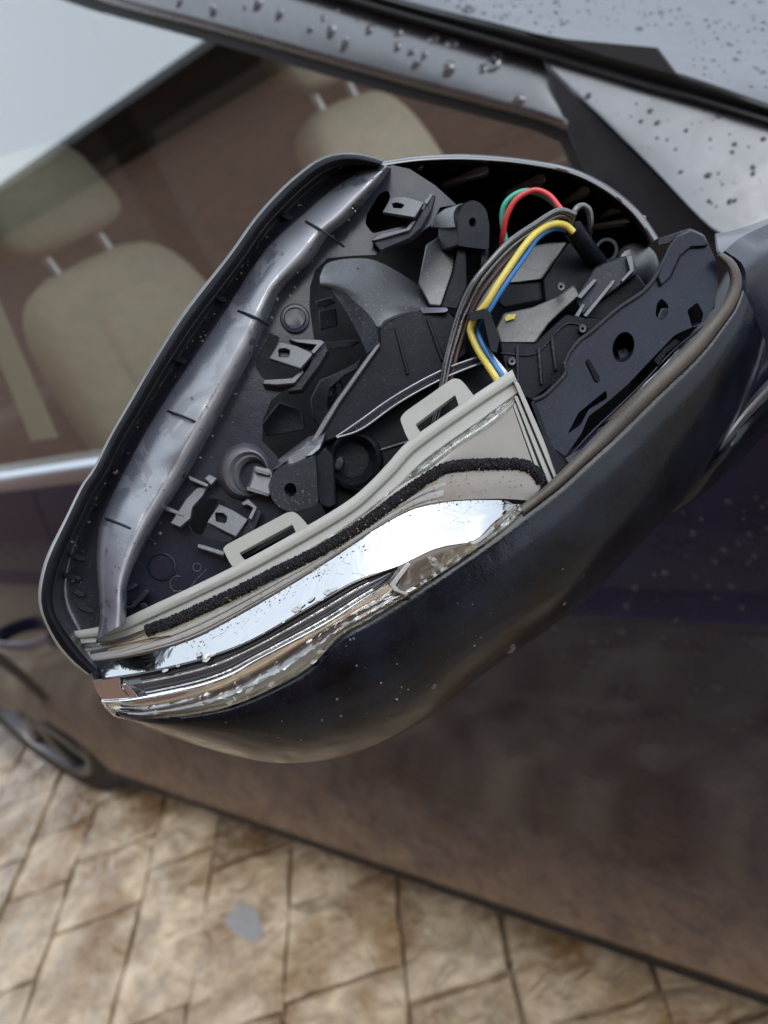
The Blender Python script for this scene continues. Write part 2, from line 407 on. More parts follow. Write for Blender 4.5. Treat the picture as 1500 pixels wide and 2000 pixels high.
# ------------------------------------------------------------------ setting: ground and its stones, the houses either side
def ground():
    S = 120
    g = mesh('ground', [(-S, -S, -.06), (S, -S, -.06), (S, S, -.06), (-S, S, -.06)], [(0, 1, 2, 3)], 'joint', None, False)
    g['kind'] = 'structure'
    far = mesh('outer_paving', [], [], None, None)
    bpy.data.objects.remove(far)
    th = math.radians(38); e2 = Vector((math.cos(th), math.sin(th), 0)); e1 = Vector((-math.sin(th), math.cos(th), 0))
    O = G(552, 1940)
    rng = random.Random(3)
    def stone(a0, a1, b0, b1):
        c = O + e2 * ((a0 + a1) / 2) + e1 * ((b0 + b1) / 2)
        if not (-.7 < c.x < 3.4 and -1.0 < c.y < 1.0): return
        k = 5; vs = []; fs = []
        ha, hb = (a1 - a0) / 2 - .004, (b1 - b0) / 2 - .004
        s = rng.uniform(0, 99); lift = rng.uniform(-.002, .003)
        for i in range(k):
            for j in range(k):
                u, v = i / (k - 1) * 2 - 1, j / (k - 1) * 2 - 1
                e = max(abs(u), abs(v)) == 1
                jit = .0045
                p = c + e2 * (u * ha + rng.uniform(-jit, jit)) + e1 * (v * hb + rng.uniform(-jit, jit))
                z = lift - .003 + (-.005 if e else 0) + noise.noise(Vector((p.x * 9, p.y * 9, s))) * .005
                vs.append((p.x, p.y, z))
        for i in range(k - 1):
            for j in range(k - 1): fs.append((i * k + j, i * k + j + 1, (i + 1) * k + j + 1, (i + 1) * k + j))
        edge = [i for i in range(k)] + [(i + 1) * k - 1 for i in range(1, k)] + [(k - 1) * k + j for j in range(k - 2, -1, -1)] + [i * k for i in range(k - 2, 0, -1)]
        nb = len(vs); vs += [(vs[i][0], vs[i][1], -.03) for i in edge]; L = len(edge)
        for i in range(L): fs.append((edge[i], edge[(i + 1) % L], nb + (i + 1) % L, nb + i))
        mesh('paving_stone', vs, fs, 'stone', g, True, 60)
    patch_c = G(480, 1800)  # grey oval set flat among the stones
    n_ = 28; pv = [(patch_c.x + .050 * math.cos(a) * (1 + .2 * math.sin(3 * a)) - .018 * math.sin(a), patch_c.y + .034 * math.sin(a) * (1 + .15 * math.cos(2 * a)), .0015) for a in [2 * math.pi * i / n_ for i in range(n_)]]
    mesh('grey_patch', pv + [(x, y, -.004) for x, y, _ in pv], [tuple(range(n_)), tuple(n_ + i for i in range(n_))] + [(i, (i + 1) % n_, n_ + (i + 1) % n_, n_ + i) for i in range(n_)], 'patch_grey', g, True, 40)
    # ashlar bays: each column between two long joints is cut at its own lengths
    a = -3.4
    cols = []
    ws = [.20, .17, .23, .18, .21]
    x = 0.0; i = 0
    right = []
    while x < 3.4: right.append((x, x + ws[i % 5])); x += ws[i % 5]; i += 1
    x = 0.0; i = 2; left = []
    while x > -3.2: left.append((x - ws[i % 5], x)); x -= ws[i % 5]; i += 1
    for q, (a0, a1) in enumerate(left + right):
        b0 = -3.0 + rng.uniform(0, .2)
        while b0 < 3:
            L = rng.choice((.19, .25, .31, .36)); stone(a0, a1, b0, b0 + L); b0 += L
    return g
GROUND = ground()
# the rest of the drive, a bed of the same stamped paving one step lower than the single stones
def drive_sheet():
    o = mesh('driveway', [(-30, -8, -.024), (40, -8, -.024), (40, 8, -.024), (-30, 8, -.024)], [(0, 1, 2, 3)], None, None, False)
    m, n, b = new_mat('paved drive')
    mp = n.nodes.new('ShaderNodeMapping'); mp.inputs['Rotation'].default_value = (0, 0, math.radians(-38))
    n.links.new(n.nodes.new('ShaderNodeTexCoord').outputs['Object'], mp.inputs[0])
    t = n.nodes.new('ShaderNodeTexBrick'); t.inputs['Scale'].default_value = 1; t.inputs['Brick Width'].default_value = .3; t.inputs['Row Height'].default_value = .2
    t.inputs['Mortar Size'].default_value = .006; t.inputs['Color1'].default_value = (.38, .29, .19, 1); t.inputs['Color2'].default_value = (.32, .24, .16, 1); t.inputs['Mortar'].default_value = (.08, .075, .06, 1)
    n.links.new(mp.outputs[0], t.inputs[0]); n.links.new(t.outputs[0], b.inputs['Base Color']); b.inputs['Roughness'].default_value = .4
    bump(n, b, tex(n, 10, 6).outputs[0], .5, .02)
    o.data.materials.append(m); o['kind'] = 'structure'
drive_sheet()
def house():
    r = root('brick_house', (5.5, 2.65, 0), 'brown brick house with dark eaves reflected in the side window', 'house')
    box('wall', (-4.5, 2.65, 0), (14, 9, 4.75), 'brick', r)
    rf = mesh('roof', [(-4.7, 2.35, 4.95), (14.2, 2.35, 4.95), (14.2, 6, 7.2), (-4.7, 6, 7.2), (-4.7, 9.4, 4.95), (14.2, 9.4, 4.95)], [(0, 1, 2, 3), (3, 2, 5, 4), (0, 3, 4), (1, 5, 2), (0, 4, 5, 1)], 'roof', r, False)
    box('gutter', (-4.75, 2.22, 4.86), (14.2, 2.34, 4.96), 'gutter', r)
house()
def neighbour():
    r = root('garden_wall', (2, -4.2, 0), 'dark brown wall seen through the car windows', 'wall')
    box('wall', (-.5, -4.4, 0), (12, -4.2, 2.0), 'wall', r)
    box('coping', (-.55, -4.45, 2.0), (12.05, -4.15, 2.07), 'roof', r)
neighbour()

# ------------------------------------------------------------------ the car
CAR = root('car', (1.2, -1.3, 0), 'dark navy car with raindrops on its black window trim and pillar', 'car')
PROF = [(-.262, -.556), (-.300, -.540), (-.345, -.527), (-.40, -.517), (-.4575, -.5050), (-.4600, -.5030), (-.47, -.5015), (-.53, -.497), (-.575, -.493),
        (-.62, -.491), (-.78, -.488), (-.85, -.478), (-.90, -.464), (-.94, -.452), (-.955, -.449), (-.960, -.452), (-.985, -.458), (-1.0, -.470), (-1.005, -.56)]
def prof(u):
    if u >= PROF[0][0]: return PROF[0][1]
    for (a, b_), (c, d) in zip(PROF, PROF[1:]):
        if u >= c: return b_ + (d - b_) * (a - u) / (a - c)
    return PROF[-1][1]
WX, WR = 1.98, .42
def body(name, x0, x1, mat, nx=16, lo=0, hi=None):
    hi = hi or len(PROF)
    us = []
    for (a, _), (c, _) in zip(PROF[lo:hi], PROF[lo + 1:hi]):
        for q in range(2): us.append(a + (c - a) * q / 2)
    us.append(PROF[hi - 1][0])
    vs = []; fs = []; c = len(us)
    for i in range(nx + 1):
        X = x0 + (x1 - x0) * i / nx
        dx = abs(X - WX); az = .19 + .36 * math.sqrt(max(0, WR * WR - dx * dx)) if dx < WR else 0
        for u in us:
            z = max(CAMH + u, az); vs.append((X, prof(z - CAMH), z))
    for i in range(nx):
        for j in range(c - 1): fs.append((i * c + j, i * c + j + 1, (i + 1) * c + j + 1, (i + 1) * c + j))
    return mesh(name, vs, fs, mat, CAR, True, 28, 0, 2, .004)
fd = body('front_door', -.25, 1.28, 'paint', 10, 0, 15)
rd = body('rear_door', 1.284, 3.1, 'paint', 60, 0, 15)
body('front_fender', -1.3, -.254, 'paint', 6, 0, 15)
body('sill', -1.3, 1.7, 'sill', 10, 14, 19)
# door handle on the rear part of the door
def handle():
    c0 = 1.62; z = .60; vs = []
    P = []
    for i in range(13):
        t = i / 12; P.append(Vector((c0 - .11 + .22 * t, -.494 + .045 * math.sin(math.pi * t) ** .5, z + .012 * math.sin(math.pi * t))))
    vs = []; fs = []; sg = 10
    for p in P:
        for j in range(sg):
            q = 2 * math.pi * j / sg; vs.append(p + Vector((0, math.cos(q) * .010, math.sin(q) * .017)))
    for i in range(12):
        for j in range(sg): fs.append((i * sg + j, i * sg + (j + 1) % sg, (i + 1) * sg + (j + 1) % sg, (i + 1) * sg + j))
    fs += [tuple(range(sg)), tuple(12 * sg + j for j in range(sg))]
    mesh('door_handle', vs, fs, 'handle', rd)
handle()
# belt mouldings
def bar(name, x0, x1, pts, mat):
    k = len(pts); vs = [(x0, y, z) for y, z in pts] + [(x1, y, z) for y, z in pts]
    fs = [(i, (i + 1) % k, k + (i + 1) % k, k + i) for i in range(k)] + [tuple(range(k)), tuple(k + i for i in range(k))]
    return mesh(name, vs, fs, mat, CAR, True, 40, .8)
bar('sill_edge', -1.3, 1.68, [(-.464, .1995), (-.458, .196), (-.460, .191), (-.47, .19)], 'sill')
bar('belt_moulding', .1, 3.0, [(-.580, .956), (-.562, .950), (-.549, .936), (-.545, .914), (-.57, .910)], 'mould')
# wheel
def wheel():
    w_ = root('x', (0, 0, 0), 'x', 'x'); bpy.data.objects.remove(w_)
    def lathe(name, prof_, mat, parent, n=48):
        vs = []; fs = []
        for (rad, y) in prof_:
            for i in range(n):
                a = 2 * math.pi * i / n; vs.append((WX + rad * math.cos(a), y, .315 + rad * math.sin(a)))
        for k in range(len(prof_) - 1):
            for i in range(n): fs.append((k * n + i, k * n + (i + 1) % n, (k + 1) * n + (i + 1) % n, (k + 1) * n + i))
        return mesh(name, vs, fs, mat, parent, True, 40)
    ty = lathe('wheel', [(.22, -.70), (.30, -.70), (.315, -.68), (.315, -.53), (.30, -.495), (.26, -.482), (.225, -.488), (.215, -.50)], 'tyre', CAR)
    lathe('rim', [(.235, -.488), (.225, -.479), (.205, -.485), (.19, -.55), (.08, -.54), (.045, -.49), (.001, -.49)], 'alloy', ty)
    for k in range(8):
        a = 2 * math.pi * k / 8; ca, sa = math.cos(a), math.sin(a)
        pts = [(r * ca - t * sa, y, .315 + r * sa + t * ca) for r, hw, y0 in ((.045, .020, -.486), (.205, .014, -.490)) for t in (-hw, hw) for y in (y0, y0 - .02)]
        mesh('spoke', [(WX + p[0], p[1], p[2]) for p in pts], [(0, 1, 3, 2), (4, 6, 7, 5), (0, 2, 6, 4), (1, 5, 7, 3), (0, 4, 5, 1), (2, 3, 7, 6)], 'alloy', ty, True, 40, 3)
    lathe('brake_disc', [(.16, -.57), (.16, -.56), (.001, -.56)], 'mould', ty)
wheel()
# roof and far side keep the cabin dark
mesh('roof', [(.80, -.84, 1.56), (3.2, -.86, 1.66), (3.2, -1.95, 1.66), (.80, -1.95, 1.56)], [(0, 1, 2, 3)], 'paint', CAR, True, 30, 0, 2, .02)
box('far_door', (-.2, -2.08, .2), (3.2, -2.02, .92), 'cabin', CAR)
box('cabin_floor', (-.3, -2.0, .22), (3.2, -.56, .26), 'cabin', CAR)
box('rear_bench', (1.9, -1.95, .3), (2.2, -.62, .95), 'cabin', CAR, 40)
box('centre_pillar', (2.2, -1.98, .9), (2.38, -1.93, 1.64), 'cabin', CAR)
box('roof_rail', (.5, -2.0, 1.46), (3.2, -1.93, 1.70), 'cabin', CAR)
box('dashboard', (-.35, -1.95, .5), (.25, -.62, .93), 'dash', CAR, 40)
# seats
def seat(x, y, z, wd, ht, tilt):
    def slab(name, cx, cz, w2, h2, t2, mat, parent, pw=4.0):
        n1, n2 = 28, 12; vs = []; fs = []
        for j in range(n2 + 1):
            ph = math.pi * (j / n2 - .5); cp = math.copysign(abs(math.cos(ph)) ** .6, 1); sp = math.copysign(abs(math.sin(ph)) ** .6, math.sin(ph))
            for i in range(n1):
                a = 2 * math.pi * i / n1
                ca = math.copysign(abs(math.cos(a)) ** (2 / pw), math.cos(a)); sa = math.copysign(abs(math.sin(a)) ** (2 / pw), math.sin(a))
                p = Vector((t2 * sp + tilt * (cz + h2 * sa * cp), y + w2 * ca * cp * (1 - .12 * sa), z + cz + h2 * sa * cp)); p.x += x + cx
                vs.append(p)
        for j in range(n2):
            for i in range(n1): fs.append((j * n1 + i, j * n1 + (i + 1) % n1, (j + 1) * n1 + (i + 1) % n1, (j + 1) * n1 + i))
        return mesh(name, vs, fs, mat, parent)
    s = slab('seat', 0, 0, wd / 2, ht / 2, .07, 'seat', CAR)
    slab('seat_insert', -.022, -.01, wd * .31, ht * .40, .064, 'seat', s)
    slab('headrest', -.01, ht / 2 + .115, .125, .085, .05, 'seat', s)
    for k in (-1, 1):
        vs = []; fs = []
        for zz in (ht / 2 - .05, ht / 2 + .07):
            for i in range(10):
                a = 2 * math.pi * i / 10; vs.append((x + tilt * zz + .008 * math.cos(a) - .005, y + k * .062 + .008 * math.sin(a), z + zz))
        for i in range(10): fs.append((i, (i + 1) % 10, 10 + (i + 1) % 10, 10 + i))
        mesh('headrest_post', vs, fs, 'steel', s)
    return s
seat(1.26, -.88, .95, .42, .50, .2)
seat(1.03, -1.47, 1.01, .42, .50, .2)
# seat belt down the centre pillar
mesh('seat_belt', [W(-60, 560, -.06), W(-15, 560, -.06), W(112, 855, -.06), W(62, 862, -.06)], [(0, 1, 2, 3)], 'belt', CAR, True, 30, 0, 2, .002)
# glass, frame, pillar
prism('side_window', [(-260, 420), (-200, -120), (330, -30), (460, 70), (760, 155), (1055, 235), (1112, 262), (1145, 335), (1180, 520), (900, 900), (200, 905), (-240, 945)], 'glass', CAR, -.004, -.008, S=W, bevel=0, smooth=False)
prism('glass_seal', [(0, -68), (190, -4), (430, 62), (750, 152), (1050, 232), (1108, 258), (1142, 333), (1185, 410), (1160, 410), (1122, 340), (1094, 278), (1040, 254), (745, 178), (425, 86), (180, 20), (-20, -50)], 'seal', CAR, .002, -.014, S=W, bevel=0)
trim_lip = [(-100, -105), (190, 0), (430, 66), (750, 156), (1050, 236), (1108, 258)]
FRAME = loft('window_frame', [[(x, y, .004) for x, y in trim_lip], [(x + 2, y - 8, .013) for x, y in trim_lip], [(x + 3, y - 16, .014) for x, y in trim_lip],
                      [(-60, -160, .010), (225, -75, .010), (460, -10, .010), (765, 85, .010), (1055, 178, .009), (1088, 196, .008)],
                      [(0, -210, -.003), (270, -122, -.003), (490, -55, -.003), (770, 30, -.003), (1052, 116, -.003), (1062, 119, -.003)],
                      [(0, -216, -.01), (270, -128, -.01), (490, -61, -.01), (772, 25, -.01), (1053, 111, -.01), (1064, 114, -.01)]], 'trim', CAR, 40, 4, W, .002)
prism('corner_trim', [(1062, 119), (1108, 258), (1140, 333), (1200, 400), (1290, 470), (1420, 475), (1400, 452), (1110, 166)], 'tri', CAR, .014, -.01, S=W, bevel=2)
def SLP(x, y, h=0):
    return W(x, y, .005 + max(0, y - (114 + (x - 1060) * .293)) * .00017 + h)
SAIL = loft('sail_panel', [[(1060, 116, 0), (1250, 172, 0), (1500, 245, 0), (1640, 286, 0)], [(1085, 142, 0), (1240, 262, .001), (1440, 350, .002), (1640, 380, 0)],
                    [(1112, 166, 0), (1260, 312, 0), (1398, 452, 0), (1470, 462, 0), (1640, 450, 0)]], 'sail', CAR, 24, 6, SLP, .003)
seal_lo = [(450, -66), (600, -20), (750, 26), (1050, 113), (1500, 244), (1660, 290)]
seal_hi = [(480, -100), (620, -52), (760, -3), (1030, 66), (1320, 145), (1500, 206), (1670, 262)]
loft('windscreen_seal', [[(x, y, -.004) for x, y in seal_lo], [(x, y - 7, .012) for x, y in seal_lo], [(x, y - 16, .004) for x, y in seal_lo], [(x, y - 3, .006) for x, y in crv([(a, b_, 0) for a, b_ in seal_hi], 8) for x, y in [(x, y)]] if False else [(x, y + 3, .010) for x, y in seal_hi], [(x, y, .0) for x, y in seal_hi]], 'seal', CAR, 40, 4, W, .002)
prism('seal_wedge', [(1030, 62), (1105, 76), (1285, 93), (1322, 142), (1330, 152), (1180, 112)], 'seal', CAR, .014, -.004, S=W, bevel=1)
def PIL(x, y, off=0.0):
    # the pillar skin turns up towards the roof: it lies further in the higher it is
    yl = 65 + (x - 1030) * .285
    return W(x, y, .006 - max(0, yl - y) * .0006 + off)
PILLAR = loft('pillar', [[(560, -72, 0), (760, -4, 0), (1030, 65, 0), (1320, 146, 0), (1500, 207, 0), (1680, 266, 0)],
                [(620, -120, 0), (820, -60, 0), (1090, -5, 0), (1350, 50, 0), (1520, 100, 0), (1700, 150, 0)],
                [(700, -190, 0), (900, -150, 0), (1150, -110, 0), (1400, -70, 0), (1560, -30, 0), (1740, 0, 0)]], 'pillar', CAR, 30, 6, PIL, .003)

# ------------------------------------------------------------------ raindrops
def drop_mesh():
    vs = [(0, 0, .42)]; fs = []; n1 = 14
    for k in range(1, 5):
        a = k / 4 * math.pi / 2; r = math.sin(a); z = .42 * math.cos(a)
        for i in range(n1): q = 2 * math.pi * i / n1; vs.append((r * math.cos(q), r * math.sin(q), z - .04))
    for i in range(n1): fs.append((0, 1 + i, 1 + (i + 1) % n1))
    for k in range(3):
        for i in range(n1): fs.append((1 + k * n1 + i, 1 + k * n1 + (i + 1) % n1, 1 + (k + 1) * n1 + (i + 1) % n1, 1 + (k + 1) * n1 + i))
    fs.append(tuple(1 + 3 * n1 + i for i in reversed(range(n1))))
    return vs, fs
DV, DF = drop_mesh()
dm = bpy.data.meshes.new('water_drop'); dm.from_pydata(DV, [], DF); dm.materials.append(MAT['water'])
for p in dm.polygons: p.use_smooth = True
MAT['bead'] = simple('water bead on dark paint', (.07, .074, .088), .06, 1.5)
MAT['bead_trim'] = simple('water bead on black trim', (.085, .085, .10), .10, 1.75)
MAT['bead_door'] = simple('water bead on dark door', (.03, .032, .045), .08, 1.55)
dm4 = dm.copy(); dm4.materials.clear(); dm4.materials.append(MAT['bead_door'])
dm3 = dm.copy(); dm3.materials.clear(); dm3.materials.append(MAT['bead_trim'])
dm2 = dm.copy(); dm2.materials.clear(); dm2.materials.append(MAT['bead'])
def frame_on(S, x, y):
    p = S(x, y); a = (S(x + 3, y) - p).normalized(); b_ = (S(x, y - 3) - p); nn = a.cross(b_).normalized()
    if nn.dot(CAM - p) < 0: nn = -nn
    return p, nn
def drop(S, x, y, px, parent=CAR, stretch=1.15, rot=0.5, dm=dm):
    if None in (S(x, y), S(x + 3, y), S(x, y - 3), S(x + px / 2, y)): return
    p, nn = frame_on(S, x, y); r = (S(x + px / 2, y) - p).length
    o = bpy.data.objects.new('water_drop', dm); COL.objects.link(o); o.parent = parent
    q = nn.to_track_quat('Z', 'Y')
    o.location = p - parent.location; o.rotation_mode = 'QUATERNION'
    from mathutils import Quaternion
    o.rotation_quaternion = q @ Quaternion((0, 0, 1), rot); o.scale = (r, r * stretch, r * random.uniform(.6, .95))
    return o
from mathutils.bvhtree import BVHTree
def onto(o):
    off = o.location.copy(); q = o.parent
    while q is not None: off += q.location; q = q.parent
    th = max([k.thickness for k in o.modifiers if k.type == 'SOLIDIFY'] + [0]) / 2
    me = o.data; t = BVHTree.FromPolygons([v.co + off for v in me.vertices], [tuple(p.vertices) for p in me.polygons])
    def S(x, y, h=0):
        d = ray(x, y).normalized(); hit = t.ray_cast(CAM, d)
        if hit[0] is None: return None
        n_ = hit[1] if hit[1].dot(d) < 0 else -hit[1]
        return hit[0] + n_ * th
    return S
TR, PI_, SA, DO = onto(FRAME), onto(PILLAR), onto(SAIL), onto(fd)
for x, y, s in [(415, 20, 17), (503, 8, 22), (545, 28, 20), (645, 60, 22), (672, 86, 20), (722, 60, 18), (605, 58, 12), (632, 37, 12), (660, 22, 10), (700, 40, 10), (778, 65, 18), (776, 92, 18),
                (803, 103, 14), (812, 125, 18), (828, 110, 14), (850, 76, 22), (885, 87, 22), (876, 136, 28), (943, 136, 20), (968, 122, 34), (1012, 195, 22), (350, 6, 12), (478, 14, 8)]:
    drop(TR, x, y, s, CAR, random.uniform(1.0, 1.6), random.uniform(0, 3), dm3)
for x, y, s in [(915, 20, 26), (1085, 8, 14), (1098, 50, 13), (1290, 28, 16), (1248, 60, 18), (1095, 42, 10), (1343, 50, 11), (1378, 43, 11), (1425, 92, 12), (1435, 120, 14), (1490, 48, 14), (1488, 62, 12), (1393, 122, 11),
                (1430, 8, 14), (1148, 5, 10), (1400, 80, 9), (1460, 65, 9), (1470, 35, 9), (1490, 145, 14), (1495, 175, 11), (1320, 40, 9)]:
    drop(PI_, x, y, s, CAR, random.uniform(1.0, 1.3), random.uniform(0, 3), dm2)
for x, y, s in [(1270, 220, 13), (1284, 243, 12), (1252, 240, 10), (1340, 258, 10), (1405, 228, 18), (1434, 285, 12), (1430, 300, 10), (1383, 345, 14), (1470, 330, 12), (1470, 342, 11), (1490, 275, 12), (1330, 338, 9), (1385, 395, 10), (1425, 396, 12), (1435, 394, 10), (1230, 300, 10), (1150, 190, 14)]:
    drop(SA, x, y, s, CAR, random.uniform(1.0, 1.3), random.uniform(0, 3), dm2)
for x, y, s in [(1300, 1118, 15), (1355, 1040, 14), (1423, 977, 14), (1225, 1182, 15), (1242, 1146, 14), (1160, 1250, 16), (1215, 1232, 17), (1158, 1290, 14), (1222, 1271, 15), (1248, 1264, 13), (1415, 1072, 14), (1465, 1041, 14), (1462, 1096, 12), (1474, 1084, 13), (1397, 1095, 14),
                (1400, 1340, 20), (1350, 1367, 13), (1462, 1405, 18), (1210, 1365, 14), (1430, 1142, 14), (1385, 1142, 12), (1085, 1222, 12), (1450, 1185, 12), (1320, 1402, 13), (1500, 1030, 12), (1444, 1060, 11), (1296, 1242, 11), (1280, 1120, 10), (1478, 970, 11), (1300, 1450, 10)]:
    drop(DO, x, y, s * .85, CAR, random.uniform(1.0, 1.5), random.uniform(0, 3), dm4)
def droplets(name, S, n, region, lo, hi, seed, mat='water', parent=None):
    rng = random.Random(seed); vs = []; fs = []; c = 0
    while c < n:
        x, y = region(rng)
        if x is None or S(x, y) is None or S(x + 3, y) is None or S(x + hi / 2, y) is None or S(x, y - 3) is None: continue
        p, nn = frame_on(S, x, y); s = rng.uniform(lo, hi) * (rng.random() ** 1.5 * .7 + .3); r = (S(x + hi / 2, y) - p).length * s / hi
        q = nn.to_track_quat('Z', 'Y').to_matrix(); b_ = len(vs)
        vs += [p + q @ Vector((v[0] * r, v[1] * r * 1.2, v[2] * r)) for v in DV]; fs += [tuple(i + b_ for i in f) for f in DF]; c += 1
    o = mesh(name, vs, fs, mat, parent or CAR); o['kind'] = 'stuff'
def reg_pil(rng):
    x = rng.uniform(780, 1520); yl = 55 + (x - 1030) * .285
    y = rng.uniform(-30, yl)
    if 1080 < x < 1320 and y > 60: return None, None
    return x, y
droplets('fine_raindrops', PI_, 380, reg_pil, 4, 12, 1, 'bead')
droplets('fine_raindrops', SA, 60, lambda r: (r.uniform(1120, 1500), r.uniform(170, 430)), 3, 9, 2, 'bead')
droplets('fine_raindrops', DO, 150, lambda r: (r.uniform(1050, 1510), r.uniform(950, 1480)), 3, 8, 4, 'bead_door')

# ------------------------------------------------------------------ the broken wing mirror
MIR = root('wing_mirror', M(1480, 640, -60), 'broken wing mirror hanging open with its cover off, black shell and exposed wires', 'wing mirror')
def A(pts, h): return [(p[0], p[1], h if len(p) < 3 else p[2]) for p in pts]
sil = [(173, 1317), (140, 1290), (113, 1260), (93, 1223), (80, 1190), (77, 1155), (85, 1110), (100, 1070), (127, 1017), (160, 950), (183, 917), (217, 850), (255, 784), (300, 706), (360, 610), (447, 499), (500, 425), (550, 370), (590, 335), (625, 310), (665, 300), (710, 303), (748, 315)]
lip1 = [(180, 1314), (150, 1287), (125, 1257), (103, 1222), (92, 1190), (90, 1160), (100, 1110), (113, 1075), (137, 1022), (170, 953), (194, 918), (226, 853), (264, 789), (308, 714), (370, 620), (455, 508), (508, 434), (556, 380), (594, 346), (628, 322), (666, 309), (708, 311), (744, 320)]
lip1 = [(a[0] + (q[0] - a[0]) * .55, a[1] + (q[1] - a[1]) * .55) for a, q in zip(lip1, sil)]
lip2 = [(a[0] + (b_[0] - a[0]) * .85, a[1] + (b_[1] - a[1]) * .85) for a, b_ in zip(lip1, [(190, 1308), (165, 1280), (142, 1250), (118, 1215), (106, 1190), (104, 1163), (113, 1115), (126, 1080), (151, 1026), (183, 960), (208, 922), (240, 858), (278, 795), (321, 722), (383, 628), (466, 518), (518, 444), (566, 392), (603, 358), (634, 335), (670, 321), (708, 321), (740, 327)])]
ridL = [(190, 1250), (198, 1200), (194, 1140), (191, 1090), (195, 1034), (207, 998), (240, 932), (285, 848), (330, 775), (387, 690), (447, 600), (520, 490), (600, 415), (650, 372), (705, 335), (738, 322)]
ridR = [(245, 1215), (246, 1165), (248, 1135), (262, 1100), (280, 1065), (300, 1028), (354, 944), (399, 866), (430, 810), (467, 740), (500, 673), (523, 620), (550, 563), (607, 507), (640, 460), (677, 430), (737, 363), (762, 326)]
def mid(a, b_, t, n, h):
    A_, B_ = crv([(*p, 0) for p in a], n), crv([(*p, 0) for p in b_], n)
    return [(p.x + (q.x - p.x) * t, p.y + (q.y - p.y) * t, h) for p, q in zip(A_, B_)]
loft('shell_side', [A(sil, -13), mid(sil, lip1, .45, 30, -4), A(lip1, 0)], 'rimside', MIR, 70, 3)
loft('shell_lip', [A(lip1, 0), mid(lip1, lip2, .5, 30, 1.6), A(lip2, 0)], 'deep', MIR, 70, 3)
CHAN = loft('rim_channel', [A(lip2, 0), mid(lip2, ridL, .22, 30, -11.5), mid(lip2, ridL, .55, 30, -11.5), mid(lip2, ridL, .85, 30, -8.8), A(ridL, -6.8)], 'channel', MIR, 70, 4)
def mid2(a, b_): return [(x, y) for x, y, _ in mid(a, b_, .55, 30, 0)]
def RG(t, h): return [(x, y, h + max(0, y - 940) / 250 * 5) for x, y, _ in mid(ridL, ridR, t, 30, 0)]
RIDGE = loft('ridge', [A(ridL, -6.8), RG(.04, -5.9), RG(.20, -4.2), RG(.45, -1.9), RG(.62, -.7), RG(.72, -.5), RG(.84, -1.9), RG(.94, -5.0), A(ridR, -10.5), mid(ridR, ridR, 0, 30, -14)], 'ridge', MIR, 80, 4, wob=.25)
# little cross ribs on the ridge
for a, b_ in [((205, 1012), (300, 1056)), ((328, 803), (408, 838)), ((465, 607), (524, 635)), ((597, 432), (672, 482))]:
    m_ = ((a[0] + b_[0]) / 2, (a[1] + b_[1]) / 2 - 3)
    tube('ridge_rib', [(*a, -3), (m_[0], m_[1], 1.2), (b_[0], b_[1], -6)], .45, 'shell', MIR)
# tabs between lip and ridge
for cx, cy, L in [(150, 1090, 34), (138, 1128, 40), (168, 1192, 34), (255, 890, 26), (350, 705, 36), (178, 985, 26), (560, 425, 28), (152, 1160, 26), (430, 585, 24)]:
    prism('rim_rib', [(cx - L / 2, cy - 4), (cx - L * .1, cy - 9), (cx + L / 2, cy - 1), (cx + L / 2, cy + 6), (cx, cy + 4)], 'grey_black', MIR, -9, -16, bevel=.3)

# --- floor plate with its clip openings
holeA = rnd([(741, 378), (758, 372), (762, 384), (748, 418), (772, 423), (806, 424), (792, 440), (728, 456), (714, 438), (716, 420)], 6)
holeB = rnd([(528, 652), (546, 658), (530, 700), (560, 712), (588, 724), (570, 737), (538, 742), (516, 742), (498, 716), (503, 698)], 6)
holeC = rnd([(412, 972), (440, 980), (430, 1000), (404, 1022), (432, 1040), (458, 1052), (440, 1060), (414, 1052), (376, 1040), (368, 1020), (372, 1000)], 6)
floor_o = [(764, 322), (800, 330), (850, 362), (892, 400), (860, 405), (842, 440), (800, 470), (742, 492), (735, 498), (690, 500), (640, 505), (616, 528), (606, 560), (605, 600), (612, 650), (618, 690), (600, 740), (560, 760), (530, 782), (514, 820), (512, 862), (540, 890), (560, 940), (560, 1020), (470, 1100), (330, 1175), (225, 1222), (190, 1225), (205, 1180),
           (248, 1135), (280, 1065), (300, 1028), (354, 944), (399, 866), (430, 810), (467, 740), (500, 673), (523, 620), (550, 563), (607, 507), (640, 460), (677, 430), (737, 363)]
FLOOR = prism('inner_panel', floor_o, 'shell', MIR, -10.6, -14, holes=[holeA, holeB, holeC], bevel=.5)
def clip(tongue, sq, bars, side):
    t = prism('clip', tongue, 'arch', MIR, -6.5, -9.5, shift=(1, 5), holes=[sq] if sq else [], bevel=.35, tilt=8)
    for q in bars: prism('clip_bar', q, 'arch', t, -6.2, -14, shift=(6, 8), bevel=.4, tilt=8)
    for q in side: prism('clip_cheek', q, 'grey_black', t, -7.0, -20, shift=(5, 6), bevel=.4)
    return t
clip([(763, 386), (790, 384), (827, 395), (810, 424), (747, 414)], rnd([(765, 397), (776, 395), (790, 400), (784, 407), (768, 406)], 2),
     [[(827, 395), (842, 378), (846, 378), (842, 386), (833, 400)], [(727, 465), (740, 458), (792, 446), (806, 430), (812, 431), (800, 450), (740, 468), (724, 471)]],
     [[(842, 384), (850, 380), (842, 412), (822, 446), (800, 466), (742, 490), (728, 472), (745, 468), (801, 451), (814, 430)]])
